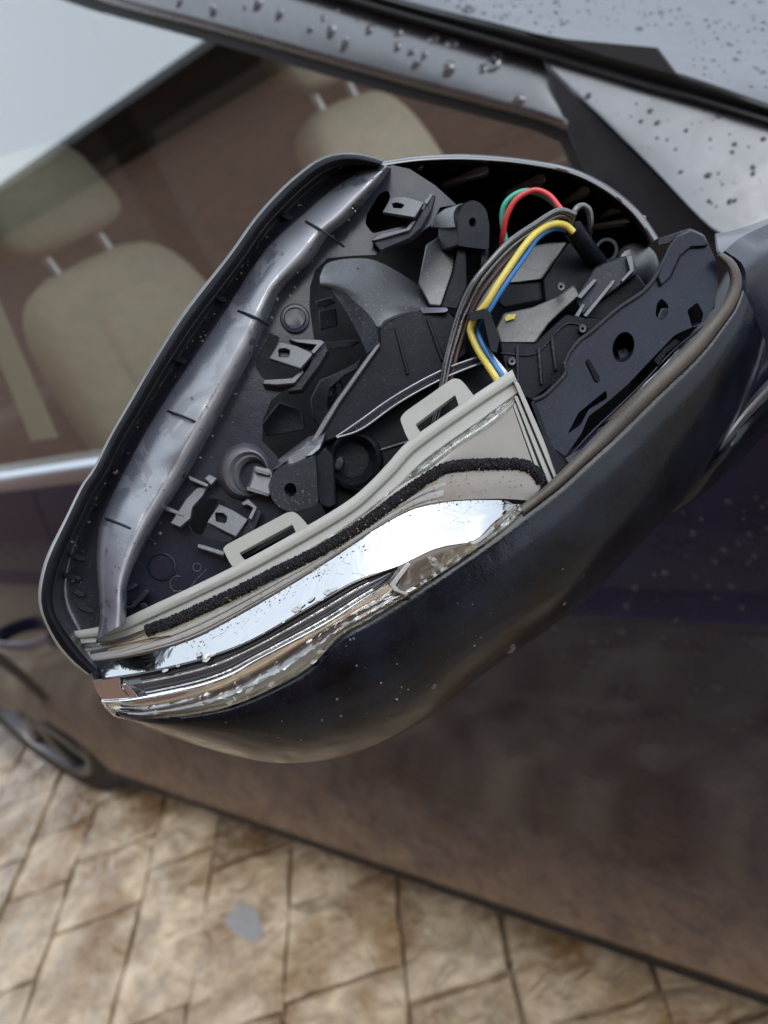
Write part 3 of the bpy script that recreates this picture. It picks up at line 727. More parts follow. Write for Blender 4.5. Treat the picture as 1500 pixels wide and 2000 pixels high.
clip([(546, 666), (580, 675), (612, 690), (587, 720), (525, 700)], rnd([(543, 682), (556, 680), (566, 684), (563, 698), (545, 697)], 3),
     [[(562, 662), (627, 664), (634, 668), (612, 692), (606, 688), (618, 673), (576, 668)], [(515, 742), (568, 739), (590, 722), (593, 727), (574, 749), (540, 752), (511, 750)]],
     [[(634, 668), (640, 684), (624, 714), (588, 762), (560, 765), (576, 750), (600, 720), (614, 692)]])
clip([(428, 984), (455, 996), (484, 1014), (460, 1048), (404, 1020)], rnd([(420, 1001), (436, 1002), (444, 1010), (440, 1022), (422, 1018)], 3),
     [[(470, 982), (485, 972), (503, 990), (490, 1016), (484, 1013), (494, 992), (484, 986), (474, 988)], [(386, 1062), (396, 1064), (440, 1078), (436, 1086), (384, 1070)]],
     [[(503, 990), (512, 1000), (496, 1036), (470, 1060), (462, 1048), (488, 1016)]])
# the H-shaped catch beside the lowest opening
for q in ([(318, 990), (326, 988), (362, 1004), (358, 1010), (320, 996)], [(345, 1002), (362, 975), (384, 952), (405, 950), (396, 968), (376, 990), (372, 1012), (352, 1030), (332, 1022)],
          [(366, 928), (372, 930), (408, 946), (404, 952), (370, 938)], [(398, 934), (408, 926), (424, 934), (412, 948)]):
    prism('catch', q, 'arch', MIR, -5.5, -11, shift=(2, 4), bevel=.35, tilt=6)
# catches at the foot of the ridge
for q in ([(210, 1158), (240, 1148), (262, 1138), (270, 1142), (262, 1150), (226, 1162)], [(220, 1160), (228, 1172), (246, 1180), (262, 1172), (284, 1150), (292, 1155), (276, 1174), (262, 1186), (240, 1190), (218, 1176)], [(272, 1180), (282, 1176), (290, 1184), (280, 1190)]):
    prism('catch', q, 'shell', MIR, -3.5, -9, shift=(1, 3), bevel=.35)
# pads moulded into the panel
rings('moulded_pad', [(316, 1107, 28, 28, 0, -10.6), (316, 1107, 27, 27, 0, -9.9), (316, 1107, 25, 25, 0, -9.7), (316, 1107, 23, 23, 0, -10.3)], 'shell', MIR, 28)
rings('moulded_pad', [(576, 622, 29, 29, 0, -10.6), (576, 622, 27, 27, 0, -9.3), (576, 622, 22, 22, 0, -9.2), (576, 620, 20, 20, 0, -9.8)], 'shell', MIR, 28)
def arc_(cx, cy, r, a0, a1, k=8): return [(cx + r * math.cos(math.radians(a0 + (a1 - a0) * i / k)), cy + r * math.sin(math.radians(a0 + (a1 - a0) * i / k)), -10.4) for i in range(k + 1)]
for q in (arc_(347, 1140, 15, 60, 290), arc_(385, 1108, 8, 0, 350), [(372, 1146, -10.4), (384, 1132, -10.4)], [(386, 1130, -10.4), (404, 1111, -10.4)], [(338, 1155, -10.4), (345, 1154, -10.4)]):
    tube('moulded_letter', q, .16, 'arch', FLOOR, seg=6)

# --- deep back of the head and the far rim with its ribs
rim_out = [(742, 318), (800, 309), (850, 305), (900, 304), (950, 306), (1000, 310), (1050, 317), (1095, 325), (1140, 340), (1190, 367), (1230, 398), (1258, 428), (1284, 466)]
rim_in = [(742, 326), (800, 317), (850, 314), (900, 313), (950, 315), (1000, 319), (1048, 326), (1092, 335), (1135, 349), (1183, 376), (1221, 406), (1248, 436), (1272, 474)]
loft('far_rim', [A([(x, y - 1) for x, y in rim_out], -34), A(rim_out, -28), mid(rim_out, rim_in, .6, 20, -25.5), A(rim_in, -28)], 'trim', MIR, 50, 3)
loft('back_shell', [A(rim_in, -28.5), A([(740, 360), (800, 352), (850, 350), (900, 350), (950, 352), (1000, 356), (1045, 362), (1085, 371), (1122, 384), (1165, 410), (1200, 440), (1228, 470), (1252, 500)], -60),
                    A([(560, 560), (640, 520), (720, 480), (800, 470), (880, 460), (960, 470), (1020, 480), (1060, 490), (1090, 500), (1120, 520), (1140, 540), (1160, 560), (1180, 580)], -85),
                    A([(420, 1000), (480, 960), (560, 920), (640, 880), (720, 840), (800, 800), (860, 770), (920, 740), (980, 720), (1020, 710), (1060, 700), (1100, 690), (1140, 680)], -70),
                    A([(300, 1180), (380, 1150), (450, 1110), (520, 1070), (600, 1030), (680, 980), (760, 910), (830, 860), (900, 800), (980, 760), (1040, 760), (1100, 740), (1180, 700)], -35)], 'deep', MIR, 50, 6, solid=.0015)
for (x0, y0), (x1, y1), wd in [((860, 362), (953, 328), 20), ((985, 378), (1064, 344), 20), ((1098, 398), (1150, 366), 20), ((1170, 425), (1216, 402), 18), ((1125, 446), (1262, 424), 12), ((790, 340), (826, 322), 10)]:
    d = Vector((x1 - x0, y1 - y0)).normalized(); nn = Vector((-d.y, d.x)) * wd / 2
    pts = [(x0, y0, -58), (x0 + nn.x * .4 + d.x * 10, y0 + nn.y * .4 + d.y * 10, -54), (x1 + nn.x - d.x * 6, y1 + nn.y - d.y * 6, -34), (x1 + nn.x * .6, y1 + nn.y * .6, -32), (x1 - nn.x * .6, y1 - nn.y * .6, -32), (x1 - nn.x - d.x * 10, y1 - nn.y - d.y * 10, -34), (x0 - nn.x * .4 + d.x * 10, y0 - nn.y * .4 + d.y * 10, -54)]
    prism('far_rib', pts, 'rib', MIR, -40, -52, shift=(0, 6), bevel=.6, tilt=16)

# --- central carrier: curved arch on top, dark cheek, bright edge
ARCH = loft('carrier', [A([(627, 541), (640, 516), (683, 507), (730, 510), (783, 537), (828, 570), (838, 598)], -36),
                 [(626, 549, -34), (655, 530, -34), (692, 533, -33), (735, 543, -32), (785, 570, -30), (826, 592, -28), (836, 602, -27)],
                 [(626, 556, -33), (660, 560, -30), (696, 575, -27), (738, 600, -24), (785, 602, -24), (815, 605, -24), (832, 606, -23)],
                 [(628, 560, -37), (662, 570, -31), (697, 592, -26), (738, 640, -18), (752, 628, -18), (785, 614, -19), (828, 606, -21)]], 'arch', MIR, 40, 6, solid=.001)
loft('carrier_rim', [[(630, 556, -36), (662, 568, -30.5), (697, 592, -25.5), (722, 616, -21), (736, 641, -17.5), (740, 673, -16.5)], [(648, 562, -35), (672, 600, -29), (690, 632, -25), (704, 658, -22), (712, 676, -20), (718, 692, -18.5)]], 'grey_black', ARCH, 24, 4, solid=.001)
prism('cheek', [(740, 643), (752, 629), (785, 615), (823, 606), (874, 609), (905, 640), (912, 690), (862, 726), (760, 785), (657, 855), (612, 872), (640, 818), (663, 781), (742, 674)], 'black', ARCH, -18.5, -26, shift=(10, 4), bevel=.5)
prism('cheek_edge', [(740, 668), (742, 676), (664, 786), (640, 826), (613, 872), (603, 870), (631, 820), (655, 782), (722, 690)], 'arch', ARCH, -16.2, -24, shift=(6, 2), bevel=.4, tilt=0)
# stiffening fin
prism('fin', [(655, 853, -15), (700, 822, -15), (770, 775, -15), (862, 722, -15), (960, 688, -15), (966, 700, -15), (865, 738, -15), (780, 788, -15), (705, 842, -15)], 'grey_black', ARCH, -14, -24, shift=(0, 6), bevel=.9)
for q in ([(657, 853, -13.2), (705, 820, -13.2), (772, 773, -13.2), (864, 723, -13.2), (958, 689, -13.2)], [(658, 855, -13.2), (706, 838, -13.2), (780, 786, -13.2), (866, 739, -13.2), (960, 701, -13.2)]):
    tube('fin_highlight', q, .45, 'ridge', ARCH, 40, 8)  # pale tubes added as the highlights along the fin
prism('lower_web', [(607, 872), (660, 856), (705, 846), (780, 792), (866, 742), (968, 704), (1010, 715), (900, 800), (800, 866), (760, 908), (690, 982), (640, 1010), (612, 960)], 'black', MIR, -24, -32, bevel=.6)
tube('web_line', [(740, 880, -23.5), (785, 866, -23.5), (800, 862, -23.5)], .5, 'arch', MIR)
prism('back_plate', [(250, 1170), (210, 1130), (300, 900), (420, 700), (520, 560), (640, 450), (760, 370), (900, 400), (1200, 500), (1290, 620), (1150, 800), (1090, 880), (980, 960), (760, 1040), (600, 1130), (420, 1200)], 'deep', MIR, -90, -93, bevel=0)
prism('strip_backing', [(1060, 790), (1130, 700), (1240, 600), (1340, 480), (1398, 520), (1396, 600), (1290, 720), (1130, 870), (1090, 890)], 'deep', MIR, -17, -20, bevel=0)
rings('socket', [(693, 902, 56, 60, .3, -24), (692, 900, 52, 56, .3, -18), (691, 899, 45, 49, .3, -17), (690, 899, 40, 43, .3, -20), (690, 898, 37, 40, .3, -21), (688, 897, 33, 36, .3, -22), (684, 893, 31, 33, .3, -40), (682, 890, 12, 12, .3, -42)], 'black', MIR)
rings('socket_peg', [(664, 905, 9, 16, .3, -26), (662, 905, 8, 14, .3, -18), (660, 905, 5, 10, .3, -17.5)], 'grey_black', MIR, 20)
# --- lower screw boss and grommet
BOSS = prism('screw_boss', rnd([(525, 948), (532, 926), (548, 914), (573, 910), (597, 898), (615, 890), (619, 935), (621, 985), (600, 993), (573, 1001), (548, 994), (530, 975)], 8), 'grey_black', MIR, -3.5, -22, shift=(14, -24), holes=[ell(567, 957, 12, 14, 0, 20)], bevel=.5)
prism('boss_top', [(530, 920), (545, 908), (570, 888), (595, 870), (612, 866), (634, 850), (628, 872), (600, 894), (575, 906), (550, 910)], 'arch', BOSS, -9, -24, shift=(8, -18), bevel=.5, tilt=12)
prism('boss_flat', [(595, 892), (612, 876), (628, 862), (625, 876), (608, 890)], 'ridge', BOSS, -6, -14, shift=(3, -2), bevel=.4, tilt=12)
prism('boss_back', [(616, 890), (634, 874), (650, 890), (656, 985), (640, 992), (622, 984)], 'black', BOSS, -8, -24, shift=(4, -4), bevel=.5)
rings('grommet', [(476, 921, 54, 58, .2, -14), (476, 920, 50, 54, .2, -8.6), (480, 922, 43, 46, .2, -6.4), (484, 924, 38, 42, .2, -6.2), (488, 926, 34, 38, .2, -7.4), (490, 927, 31, 35, .2, -7.0), (494, 929, 27, 31, .2, -8.2), (498, 931, 23, 27, .2, -13), (500, 932, 10, 12, .2, -14)], 'grommet', MIR, 40)
prism('peg', [(496, 909), (530, 916), (534, 930), (527, 950), (529, 968), (482, 954), (490, 938)], 'arch', BOSS, -4.5, -18, shift=(-8, 2), bevel=.7, tilt=6)
for q in ([(498, 916), (528, 924), (526, 929), (496, 921)], [(482, 950), (524, 963), (526, 970), (480, 957)]):
    prism('peg_fin', q, 'arch', BOSS, -3.2, -9, bevel=.3)
# --- upper screw tower
TOW = prism('screw_tower', rnd([(894, 432), (898, 412), (908, 397), (923, 390), (940, 397), (951, 412), (956, 440), (955, 488), (940, 486), (908, 482), (894, 480)], 7), 'black', MIR, -16, -30, shift=(-38, 14), holes=[ell(923, 434, 7, 9, 0, 18)], bevel=.5)
prism('tower_leg', [(832, 478), (862, 458), (893, 438), (896, 468), (884, 533), (862, 598), (838, 596), (817, 553)], 'arch', TOW, -27, -38, bevel=.6, shift=(4, 4), tilt=5)
prism('tower_web', [(896, 480), (910, 486), (912, 560), (893, 605), (862, 600), (885, 533)], 'black', TOW, -19, -34, bevel=.5)
prism('tower_web', [(940, 487), (955, 488), (950, 540), (905, 610), (893, 606), (938, 548)], 'black', TOW, -19, -34, bevel=.5)
prism('tower_arm', [(845, 425), (868, 408), (905, 396), (900, 424), (894, 444), (862, 446), (842, 444)], 'arch', TOW, -20, -36, bevel=.7, tilt=12)
prism('carrier_ledge', [(822, 601), (872, 600), (876, 606), (870, 610), (824, 612)], 'ridge', ARCH, -17, -24, bevel=.3, tilt=14)
# --- bits seen in the deep opening
prism('inner_bracket', [(655, 730), (690, 712), (706, 700), (700, 722), (672, 735), (645, 760), (640, 790), (652, 830), (634, 850), (612, 820), (606, 780), (625, 742)], 'grey_black', MIR, -38, -46, bevel=.6)
prism('inner_bracket', [(510, 830), (545, 785), (590, 800), (598, 838), (560, 846), (520, 852)], 'black', MIR, -24, -40, bevel=.6)
rings('motor_shaft', [(648, 765, 22, 32, .1, -48), (647, 765, 20, 30, .1, -40), (644, 765, 14, 22, .1, -39), (644, 765, 10, 16, .1, -41), (644, 765, 5, 9, .1, -40)], 'grey_black', MIR, 24)
for q in ([(616, 588), (650, 580), (656, 592), (636, 600), (618, 598)], [(622, 606), (656, 600), (660, 636), (626, 646)], [(620, 668), (690, 664), (704, 668), (690, 676), (626, 684)]):
    prism('inner_tab', q, 'grey_black', MIR, -44, -52, bevel=.5)

# --- adjuster motor box
MOT = prism('motor_box', [(976, 670), (1045, 670), (1104, 616), (1186, 626), (1156, 656), (1112, 694), (1102, 735), (1040, 782), (1000, 765), (985, 720)], 'black', MIR, -20, -45, bevel=.6, shift=(0, -8))
prism('motor_ledge', [(968, 641), (983, 612), (1040, 600), (1089, 579), (1120, 556), (1132, 577), (1098, 606), (1071, 632), (1046, 669), (976, 669)], 'motor_top', MOT, -23, -42, bevel=.7, tilt=9, shift=(2, 2))
prism('motor_hood', [(974, 556), (1056, 548), (1061, 588), (985, 604), (968, 590)], 'black', MOT, -30, -50, bevel=1.2, shift=(0, -4))
prism('hood_top', [(961, 530), (985, 501), (1023, 484), (1070, 475), (1108, 473), (1084, 508), (1058, 545), (1015, 551), (972, 554)], 'motor_top', MOT, -32, -48, bevel=1.1, tilt=11)
prism('hood_cheek', [(1058, 546), (1111, 473), (1150, 500), (1172, 524), (1166, 550), (1126, 578), (1098, 594), (1062, 588)], 'black', MOT, -31, -50, bevel=.8)
prism('paint_mark', [(986, 621), (992, 614), (1008, 614), (1005, 622), (988, 627)], 'yellow', MOT, -23.4, -25, bevel=0, tilt=9)
prism('paint_mark', [(1042, 612), (1050, 604), (1077, 602), (1072, 616), (1044, 619)], 'lip', MOT, -24.8, -28, bevel=0, tilt=9)
prism('gear_cover', [(1161, 522), (1200, 505), (1234, 499), (1244, 534), (1216, 556), (1172, 586), (1136, 616), (1126, 588), (1128, 574)], 'grey_black', MOT, -24, -44, bevel=.7, shift=(2, -4), tilt=6)
prism('gear_cover_side', [(1216, 556), (1244, 534), (1262, 560), (1250, 596), (1190, 628), (1136, 624), (1136, 617), (1172, 588)], 'black', MOT, -27, -44, bevel=.7)
for q in ([(1126, 580), (1160, 544), (1167, 546), (1134, 584)], [(1138, 616), (1196, 546), (1203, 548), (1198, 556), (1146, 620)], [(1122, 617), (1138, 592), (1143, 594), (1130, 620)], [(1222, 500), (1235, 499), (1238, 530), (1216, 552), (1212, 548), (1230, 528)]):
    prism('cover_rail', q, 'arch', MOT, -21.5, -26, bevel=.35, tilt=9)
for x0, y0, x1, y1 in ((1052, 680, 1058, 752), (1078, 660, 1086, 724), (1010, 676, 1012, 748)):
    prism('motor_rib', [(x0 - 3, y0), (x0 + 3, y0 - 2), (x1 + 3, y1 - 2), (x1 - 3, y1)], 'grey_black', MOT, -18.6, -22, bevel=.3)
for cx, cy in ((1138, 642), (1000, 706), (1096, 560)):
    sc = rings('screw', [(cx, cy, 9, 9.5, 0, -21), (cx, cy, 8.5, 9, 0, -18.4), (cx, cy, 6.5, 7, 0, -17.8), (cx, cy, 3, 3.2, 0, -17.9), (cx, cy, 2.4, 2.6, 0, -19.4)], 'grommet', MOT, 20)
tube('motor_seam', [(978, 690, -19.6), (1046, 690, -19.6), (1104, 634, -19.6), (1150, 640, -19.6)], .35, 'grey_black', MOT)
for q in ([(770, 640), (776, 638), (800, 728), (794, 732)], [(832, 622), (838, 620), (868, 700), (862, 706)]):
    prism('cheek_rib', q, 'black', ARCH, -17.4, -20, bevel=.3)
rings('motor_dome', [(1240, 524, 46, 50, .5, -50), (1238, 520, 42, 46, .5, -42), (1235, 516, 34, 38, .5, -36), (1230, 510, 20, 24, .5, -33), (1228, 508, 6, 8, .5, -32.5)], 'arch', MOT, 32)
rings('cable_port', [(1185, 490, 24, 26, .4, -44), (1185, 488, 22, 24, .4, -34), (1184, 489, 17, 19, .4, -34), (1180, 492, 15, 17, .4, -46)], 'grey_black', MOT, 28)
tube('cable_sleeve', [(1119, 446, -16), (1135, 470, -20), (1152, 494, -26), (1168, 512, -33)], 3.6, 'black', MOT, 20, 16)

# --- slotted strip on the inner side
sl_o = [(1350, 449), (1322, 462), (1306, 486), (1282, 538), (1258, 570), (1206, 606), (1155, 650), (1130, 668), (1111, 690), (1103, 712), (1104, 732), (1064, 773), (1040, 782), (1046, 800), (1075, 870), (1104, 892), (1112, 880), (1136, 846), (1150, 812), (1178, 792), (1225, 752), (1272, 702), (1318, 654), (1376, 628), (1396, 596), (1403, 550), (1397, 505), (1378, 462)]
holes_ = [ell(1218, 677, 20, 29, .25, 22), rnd([(1283, 592), (1292, 582), (1306, 596), (1304, 618), (1290, 628), (1280, 616)], 6), rnd([(1342, 606), (1362, 590), (1374, 612), (1368, 636), (1352, 640)], 5),
          rnd([(1130, 806), (1184, 762), (1186, 778), (1150, 800), (1134, 830), (1108, 848)], 4)]
tube('strip_highlight', [(1313, 476, -3.4), (1282, 538, -3.4), (1256, 570, -3.4), (1206, 604, -3.4), (1155, 648, -3.4), (1130, 667, -3.4), (1112, 690, -3.4), (1103, 712, -3.4), (1104, 731, -3.4), (1064, 772, -3.4), (1042, 782, -3.4)], .8, 'grey_black', MIR, 60, 8)  # paler tube added for the highlight along the strip's top
STRIP = prism('slotted_strip', rnd(sl_o, 6, 2), 'strip', MIR, -4, -9, holes=holes_, bevel=.7, shift=(-3, -4))
rings('hole_wall', [(1218, 677, 22, 31, .25, -4.2), (1218, 677, 20, 29, .25, -3.6), (1214, 672, 19, 27, .25, -12), (1213, 671, 18, 26, .25, -16)], 'strip', STRIP, 26)
prism('hole_floor', [(1204, 684), (1220, 676), (1232, 690), (1226, 704), (1210, 700)], 'ridge', STRIP, -11, -15, bevel=.4, tilt=12)
prism('hole_floor', [(1284, 618), (1292, 602), (1304, 602), (1300, 618), (1288, 626)], 'ridge', STRIP, -10, -14, bevel=.4, tilt=12)
prism('raised_mark', rnd([(1144, 704), (1150, 700), (1172, 738), (1170, 746), (1163, 744)], 3), 'deep', STRIP, -3.2, -5, bevel=.3)
prism('strip_step', [(1320, 462), (1350, 449), (1378, 462), (1384, 480), (1352, 482), (1330, 500), (1312, 540), (1290, 560), (1284, 540), (1306, 488)], 'strip', STRIP, -2.4, -6, bevel=.7)
prism('end_bracket', [(1286, 466), (1346, 446), (1350, 452), (1322, 464), (1308, 476), (1284, 480)], 'grey_black', STRIP, -8, -18, bevel=.4)
prism('strip_foot', [(1044, 782), (1076, 868), (1112, 908), (1096, 935), (1088, 930), (1036, 784)], 'black', MIR, -2, -12, bevel=.6)
prism('strip_tray', [(1124, 900), (1152, 864), (1168, 834), (1195, 818), (1250, 770), (1330, 690), (1380, 644), (1388, 652), (1330, 712), (1260, 778), (1170, 858), (1112, 908), (1100, 896)], 'strip', MIR, -7, -13, bevel=.5, tilt=6)
for k, hh in enumerate((-5.5, -4.2, -3.0)):
    tube('tray_line', [(1112 + k * 9, 892 + k * 4, hh), (1160 + k * 9, 840 + k * 5, hh), (1246 + k * 9, 758 + k * 6, hh), (1318 + k * 9, 682 + k * 7, hh), (1376 + k * 6, 638 + k * 7, hh)], .5, 'strip', MIR)
prism('tray_slot', [(1276, 704), (1300, 676), (1318, 662), (1330, 668), (1302, 690), (1286, 716)], 'deep', MIR, -4.4, -7, bevel=.3)

# --- grey lip round the lower shell
lip_in = [(1400, 500), (1415, 512), (1423, 527), (1428, 545), (1424, 566), (1405, 604), (1353, 663), (1280, 733), (1170, 846), (1116, 902), (1066, 951), (1020, 988)]
lip_out = [(1408, 494), (1430, 508), (1442, 527), (1447, 550), (1441, 580), (1423, 614), (1364, 691), (1291, 762), (1199, 852), (1140, 905), (1088, 952), (1021, 1003)]
loft('rubber_lip', [A(lip_in, -1.5), mid(lip_in, lip_out, .3, 20, 1.2), mid(lip_in, lip_out, .75, 20, 1.2), A(lip_out, -1.2)], 'lip', MIR, 60, 3)
# --- lower shell
top = [(1447, 560), (1436, 596), (1423, 616), (1364, 693), (1291, 764), (1199, 854), (1140, 907), (1088, 954), (1021, 1004), (933, 1070), (795, 1163), (717, 1213), (669, 1240), (617, 1295), (565, 1330), (450, 1381), (317, 1403), (226, 1394)]
bot = [(1500, 690), (1480, 750), (1440, 830), (1395, 900), (1340, 965), (1300, 1008), (1240, 1068), (1140, 1172), (1060, 1232), (956, 1304), (900, 1348), (840, 1395), (740, 1450), (640, 1480), (540, 1487), (450, 1470), (350, 1440), (236, 1397)]
LOWER = loft('lower_shell', [A(top, -2), mid(top, bot, .08, 40, -1.2), mid(top, bot, .3, 40, -2.5), mid(top, bot, .55, 40, -7), mid(top, bot, .78, 40, -16), mid(top, bot, .93, 40, -30), A(bot, -48), [(x - 2, y - 14, -75) for x, y in bot]], 'lower', MIR, 70, 5, solid=.0015, angle=70)
# --- arm to the door
ar0 = [(1412, 494), (1446, 520), (1452, 560), (1440, 610), (1400, 680), (1370, 760), (1340, 850), (1324, 944)]
arm = loft('arm', [[(x, y, h) for (x, y), h in zip(ar0, (-6, -6, -6, -8, -10, -14, -22, -46))], [(1440, 470, -14), (1490, 500, -16), (1500, 560, -18), (1496, 620, -20), (1480, 680, -22), (1440, 770, -24), (1390, 860, -30), (1330, 935, -45)],
                   [(1500, 440, -40), (1570, 480, -42), (1585, 560, -44), (1580, 610, -44), (1560, 650, -44), (1510, 735, -42), (1450, 810, -40), (1336, 930, -47)]], 'shell', MIR, 40, 6, solid=.002, angle=60)
loft('arm_edge', [[(1326, 940, -44), (1400, 866, -32), (1450, 800, -31), (1510, 733, -32), (1640, 600, -60)], [(1328, 946, -44), (1404, 872, -31), (1456, 806, -29), (1516, 741, -30), (1650, 612, -58)], [(1326, 950, -46), (1406, 880, -34), (1460, 816, -33), (1524, 752, -34), (1660, 620, -60)]], 'sail', MIR, 30, 3)
loft('arm_underside', [[(1322, 946, -46), (1406, 880, -35), (1462, 816, -34), (1524, 752, -35), (1680, 590, -60)], [(1312, 975, -48), (1410, 895, -34), (1480, 830, -40), (1550, 770, -46), (1690, 630, -66)], [(1300, 1008, -52), (1372, 960, -50), (1440, 900, -58), (1510, 828, -62), (1700, 660, -70)], [(1298, 1000, -60), (1370, 950, -74), (1440, 890, -80), (1510, 815, -80), (1700, 650, -90)]], 'lower', MIR, 30, 5, solid=.002)
loft('foot', [[(1396, 458, -22), (1430, 452, -32), (1480, 436, -45), (1560, 404, -60), (1680, 360, -80)], [(1398, 466, -18), (1430, 462, -26), (1480, 452, -38), (1560, 430, -50), (1680, 400, -70)], [(1402, 490, -12), (1440, 490, -22), (1500, 486, -34), (1580, 480, -46), (1690, 460, -66)], [(1410, 498, -10), (1446, 520, -18), (1500, 540, -34), (1590, 560, -48), (1700, 580, -70)]], 'sail', MIR, 30, 5)

prism('arm_base', [(1560, 480), (1690, 420), (1740, 640), (1600, 760)], 'black', MIR, -62, -210, shift=(120, -10), bevel=2)
# --- indicator lamp set into the front of the head
droplets('fine_raindrops', onto(RIDGE), 60, lambda r: (r.uniform(200, 740), r.uniform(330, 1150)), 2, 8, 11, 'water', MIR)
droplets('fine_raindrops', onto(LOWER), 36, lambda r: (r.uniform(420, 1180), r.uniform(1120, 1470)), 3, 10, 12, 'bead', MIR)
def dirt(name, S, n, region, lo, hi, seed, parent, mat):
    rng = random.Random(seed); vs = []; fs = []; c = 0
    while c < n:
        x, y = region(rng); c += 1
        p, p2 = S(x, y), S(x + 3, y)
        if p is None or p2 is None: continue
        s = rng.uniform(lo, hi) * 1e-3 * (rng.random() ** 2 + .25); a0 = rng.uniform(0, 6); b_ = len(vs); k = 6
        for i in range(k):
            a = 2 * math.pi * i / k; rr = s * rng.uniform(.3, 1.3); e = (1.8 if rng.random() < .3 else 1)
            vs.append(p + MN * .0001 + R_ * rr * math.cos(a + a0) * e + U_ * rr * math.sin(a + a0))
        vs.append(p + MN * (s * .5 + .0001)); fs += [(b_ + i, b_ + (i + 1) % k, b_ + k) for i in range(k)]
    o = mesh(name, vs, fs, mat, parent, False); o['kind'] = 'stuff'
def near(curve, sp):
    P = crv([(*p, 0) for p in curve], 80)
    return lambda r: (lambda q: (q.x + r.gauss(0, sp), q.y + r.gauss(0, sp)))(r.choice(P))
dirt('dirt_flecks', onto(FLOOR), 70, near(ridR[3:], 14), .15, .9, 31, MIR, 'fleck')
dirt('dirt_flecks', onto(CHAN), 90, near(mid2(lip2, ridL), 9), .15, 1.0, 32, MIR, 'fleck')
dirt('dirt_flecks', onto(ARCH), 45, lambda r: (r.uniform(640, 830), r.uniform(520, 630)), .15, .5, 33, MIR, 'fleck')
dirt('dirt_flecks', onto(LOWER), 60, lambda r: (r.uniform(560, 1250), r.uniform(1000, 1440)), .1, .5, 34, MIR, 'fleck')
LAMP = root('tmp', (0, 0, 0), 'x', 'x'); bpy.data.objects.remove(LAMP)
def hx(x): return -7.0 * max(0, (420 - x) / 260) ** 1.6 - 2.5 * max(0, (x - 800) / 260) ** 1.3     # the lamp wraps round the head
def L_(pts, h): return [(p[0], p[1], h + hx(p[0])) for p in pts]
rA = [(125, 1238), (213, 1221), (300, 1183), (453, 1110), (607, 1025), (683, 978), (725, 942), (760, 905), (800, 862), (923, 776), (1001, 724)]
rA2 = [(129, 1247), (219, 1235), (306, 1199), (460, 1126), (613, 1042), (692, 993), (735, 955), (771, 919), (811, 876), (931, 791), (1006, 742)]
rB = [(140, 1258), (226, 1250), (314, 1216), (469, 1147), (621, 1064), (703, 1012), (748, 975), (787, 940), (832, 896), (945, 816), (1012, 766)]
rC = [(158, 1268), (234, 1258), (300, 1232), (390, 1190), (480, 1143), (560, 1105), (630, 1060), (710, 1004), (780, 949), (836, 918), (892, 874), (954, 837), (1001, 795)]
rD = [(170, 1274), (232, 1259), (283, 1236), (350, 1210), (450, 1163), (550, 1112), (630, 1073), (700, 1030), (760, 987), (810, 950), (847, 926), (877, 911), (933, 906), (1000, 905), (1028, 909), (1044, 919)]
rE = [(177, 1292), (250, 1281), (330, 1262), (400, 1235), (500, 1180), (600, 1120), (673, 1072), (740, 1028), (803, 996), (850, 984), (890, 979), (977, 976), (1014, 984)]
rF = [(183, 1328), (270, 1315), (350, 1298), (417, 1279), (500, 1245), (630, 1170), (700, 1132), (777, 1106), (850, 1072), (925, 1056), (966, 1020), (1008, 990)]
rG = [(200, 1372), (262, 1368), (383, 1343), (450, 1320), (500, 1291), (630, 1223), (700, 1182), (765, 1148), (850, 1105), (925, 1066), (970, 1030), (1012, 994)]
rH = [(206, 1376), (235, 1390), (317, 1384), (420, 1356), (517, 1310), (600, 1258), (700, 1200), (795, 1152), (860, 1112), (933, 1062), (975, 1030), (1016, 996)]
rI = [(209, 1380), (233, 1398), (317, 1404), (450, 1381), (565, 1330), (617, 1295), (669, 1240), (717, 1213), (795, 1163), (933, 1070), (1011, 1009), (1021, 988)]
hous = rA + [(1091, 932), (1064, 957)] + list(reversed(rI)) + [(183, 1332), (173, 1290)]
LAMP = prism('indicator_lamp', [(x, y, -5.2 + hx(x)) for x, y in hous], 'housing', MIR, -5, -12, bevel=.3)
loft('flange', [L_(rA, -4.5), L_(rA, -1.4), L_(mid(rA, rA2, .6, 30, -1.0), -1.0), L_(rA2, -1.3)], 'housing', LAMP, 60, 3, curved=False)
loft('flange', [L_(rA2, -1.4), L_(mid(rA2, rB, .15, 30, -3.0), -3.0), L_(mid(rA2, rB, .7, 30, -2.6), -2.6), L_(rB, -2.2)], 'housing', LAMP, 60, 3, curved=False)
loft('lens_ledge', [L_(rB, -2.2), L_(mid(rB, rC, .2, 30, -1.2), -1.2), L_(mid(rB, rC, .45, 30, -2.0), -2.0), L_(mid(rB, rC, .7, 30, -1.0), -1.0), L_(rC, -1.6)], 'lens', LAMP, 60, 3, curved=False)
loft('ledge_base', [L_(rB, -3.2), L_(rC, -2.8)], 'housing', LAMP, 60, 3)
loft('reflector_panel', [L_(rC, -1.6), L_(mid(rC, rD, .5, 30, -1.8), -1.4), L_(rD, -1.8)], 'tan_reflection', LAMP, 60, 4)
rDs = rD[:12] ; rEs = rE[:10] + [(862, 982)]
loft('glue_film', [L_(rDs, -1.7), L_(mid(rDs, rEs, .25, 30, 0), -1.5), L_(mid(rDs, rEs, .42, 30, 0), -1.6)], 'residue', LAMP, 60, 4, wob=.3)
loft('ridged_lens', [L_(mid(rDs, rEs, t, 30, 0), h) for t, h in ((.40, -1.7), (.46, -.9), (.52, -1.0), (.55, -1.9), (.64, -1.8), (.68, -.8), (.80, -1.0), (.83, -2.0), (.92, -1.9), (.95, -1.1), (1.0, -2.2))], 'ridged', LAMP, 70, 2, curved=False)
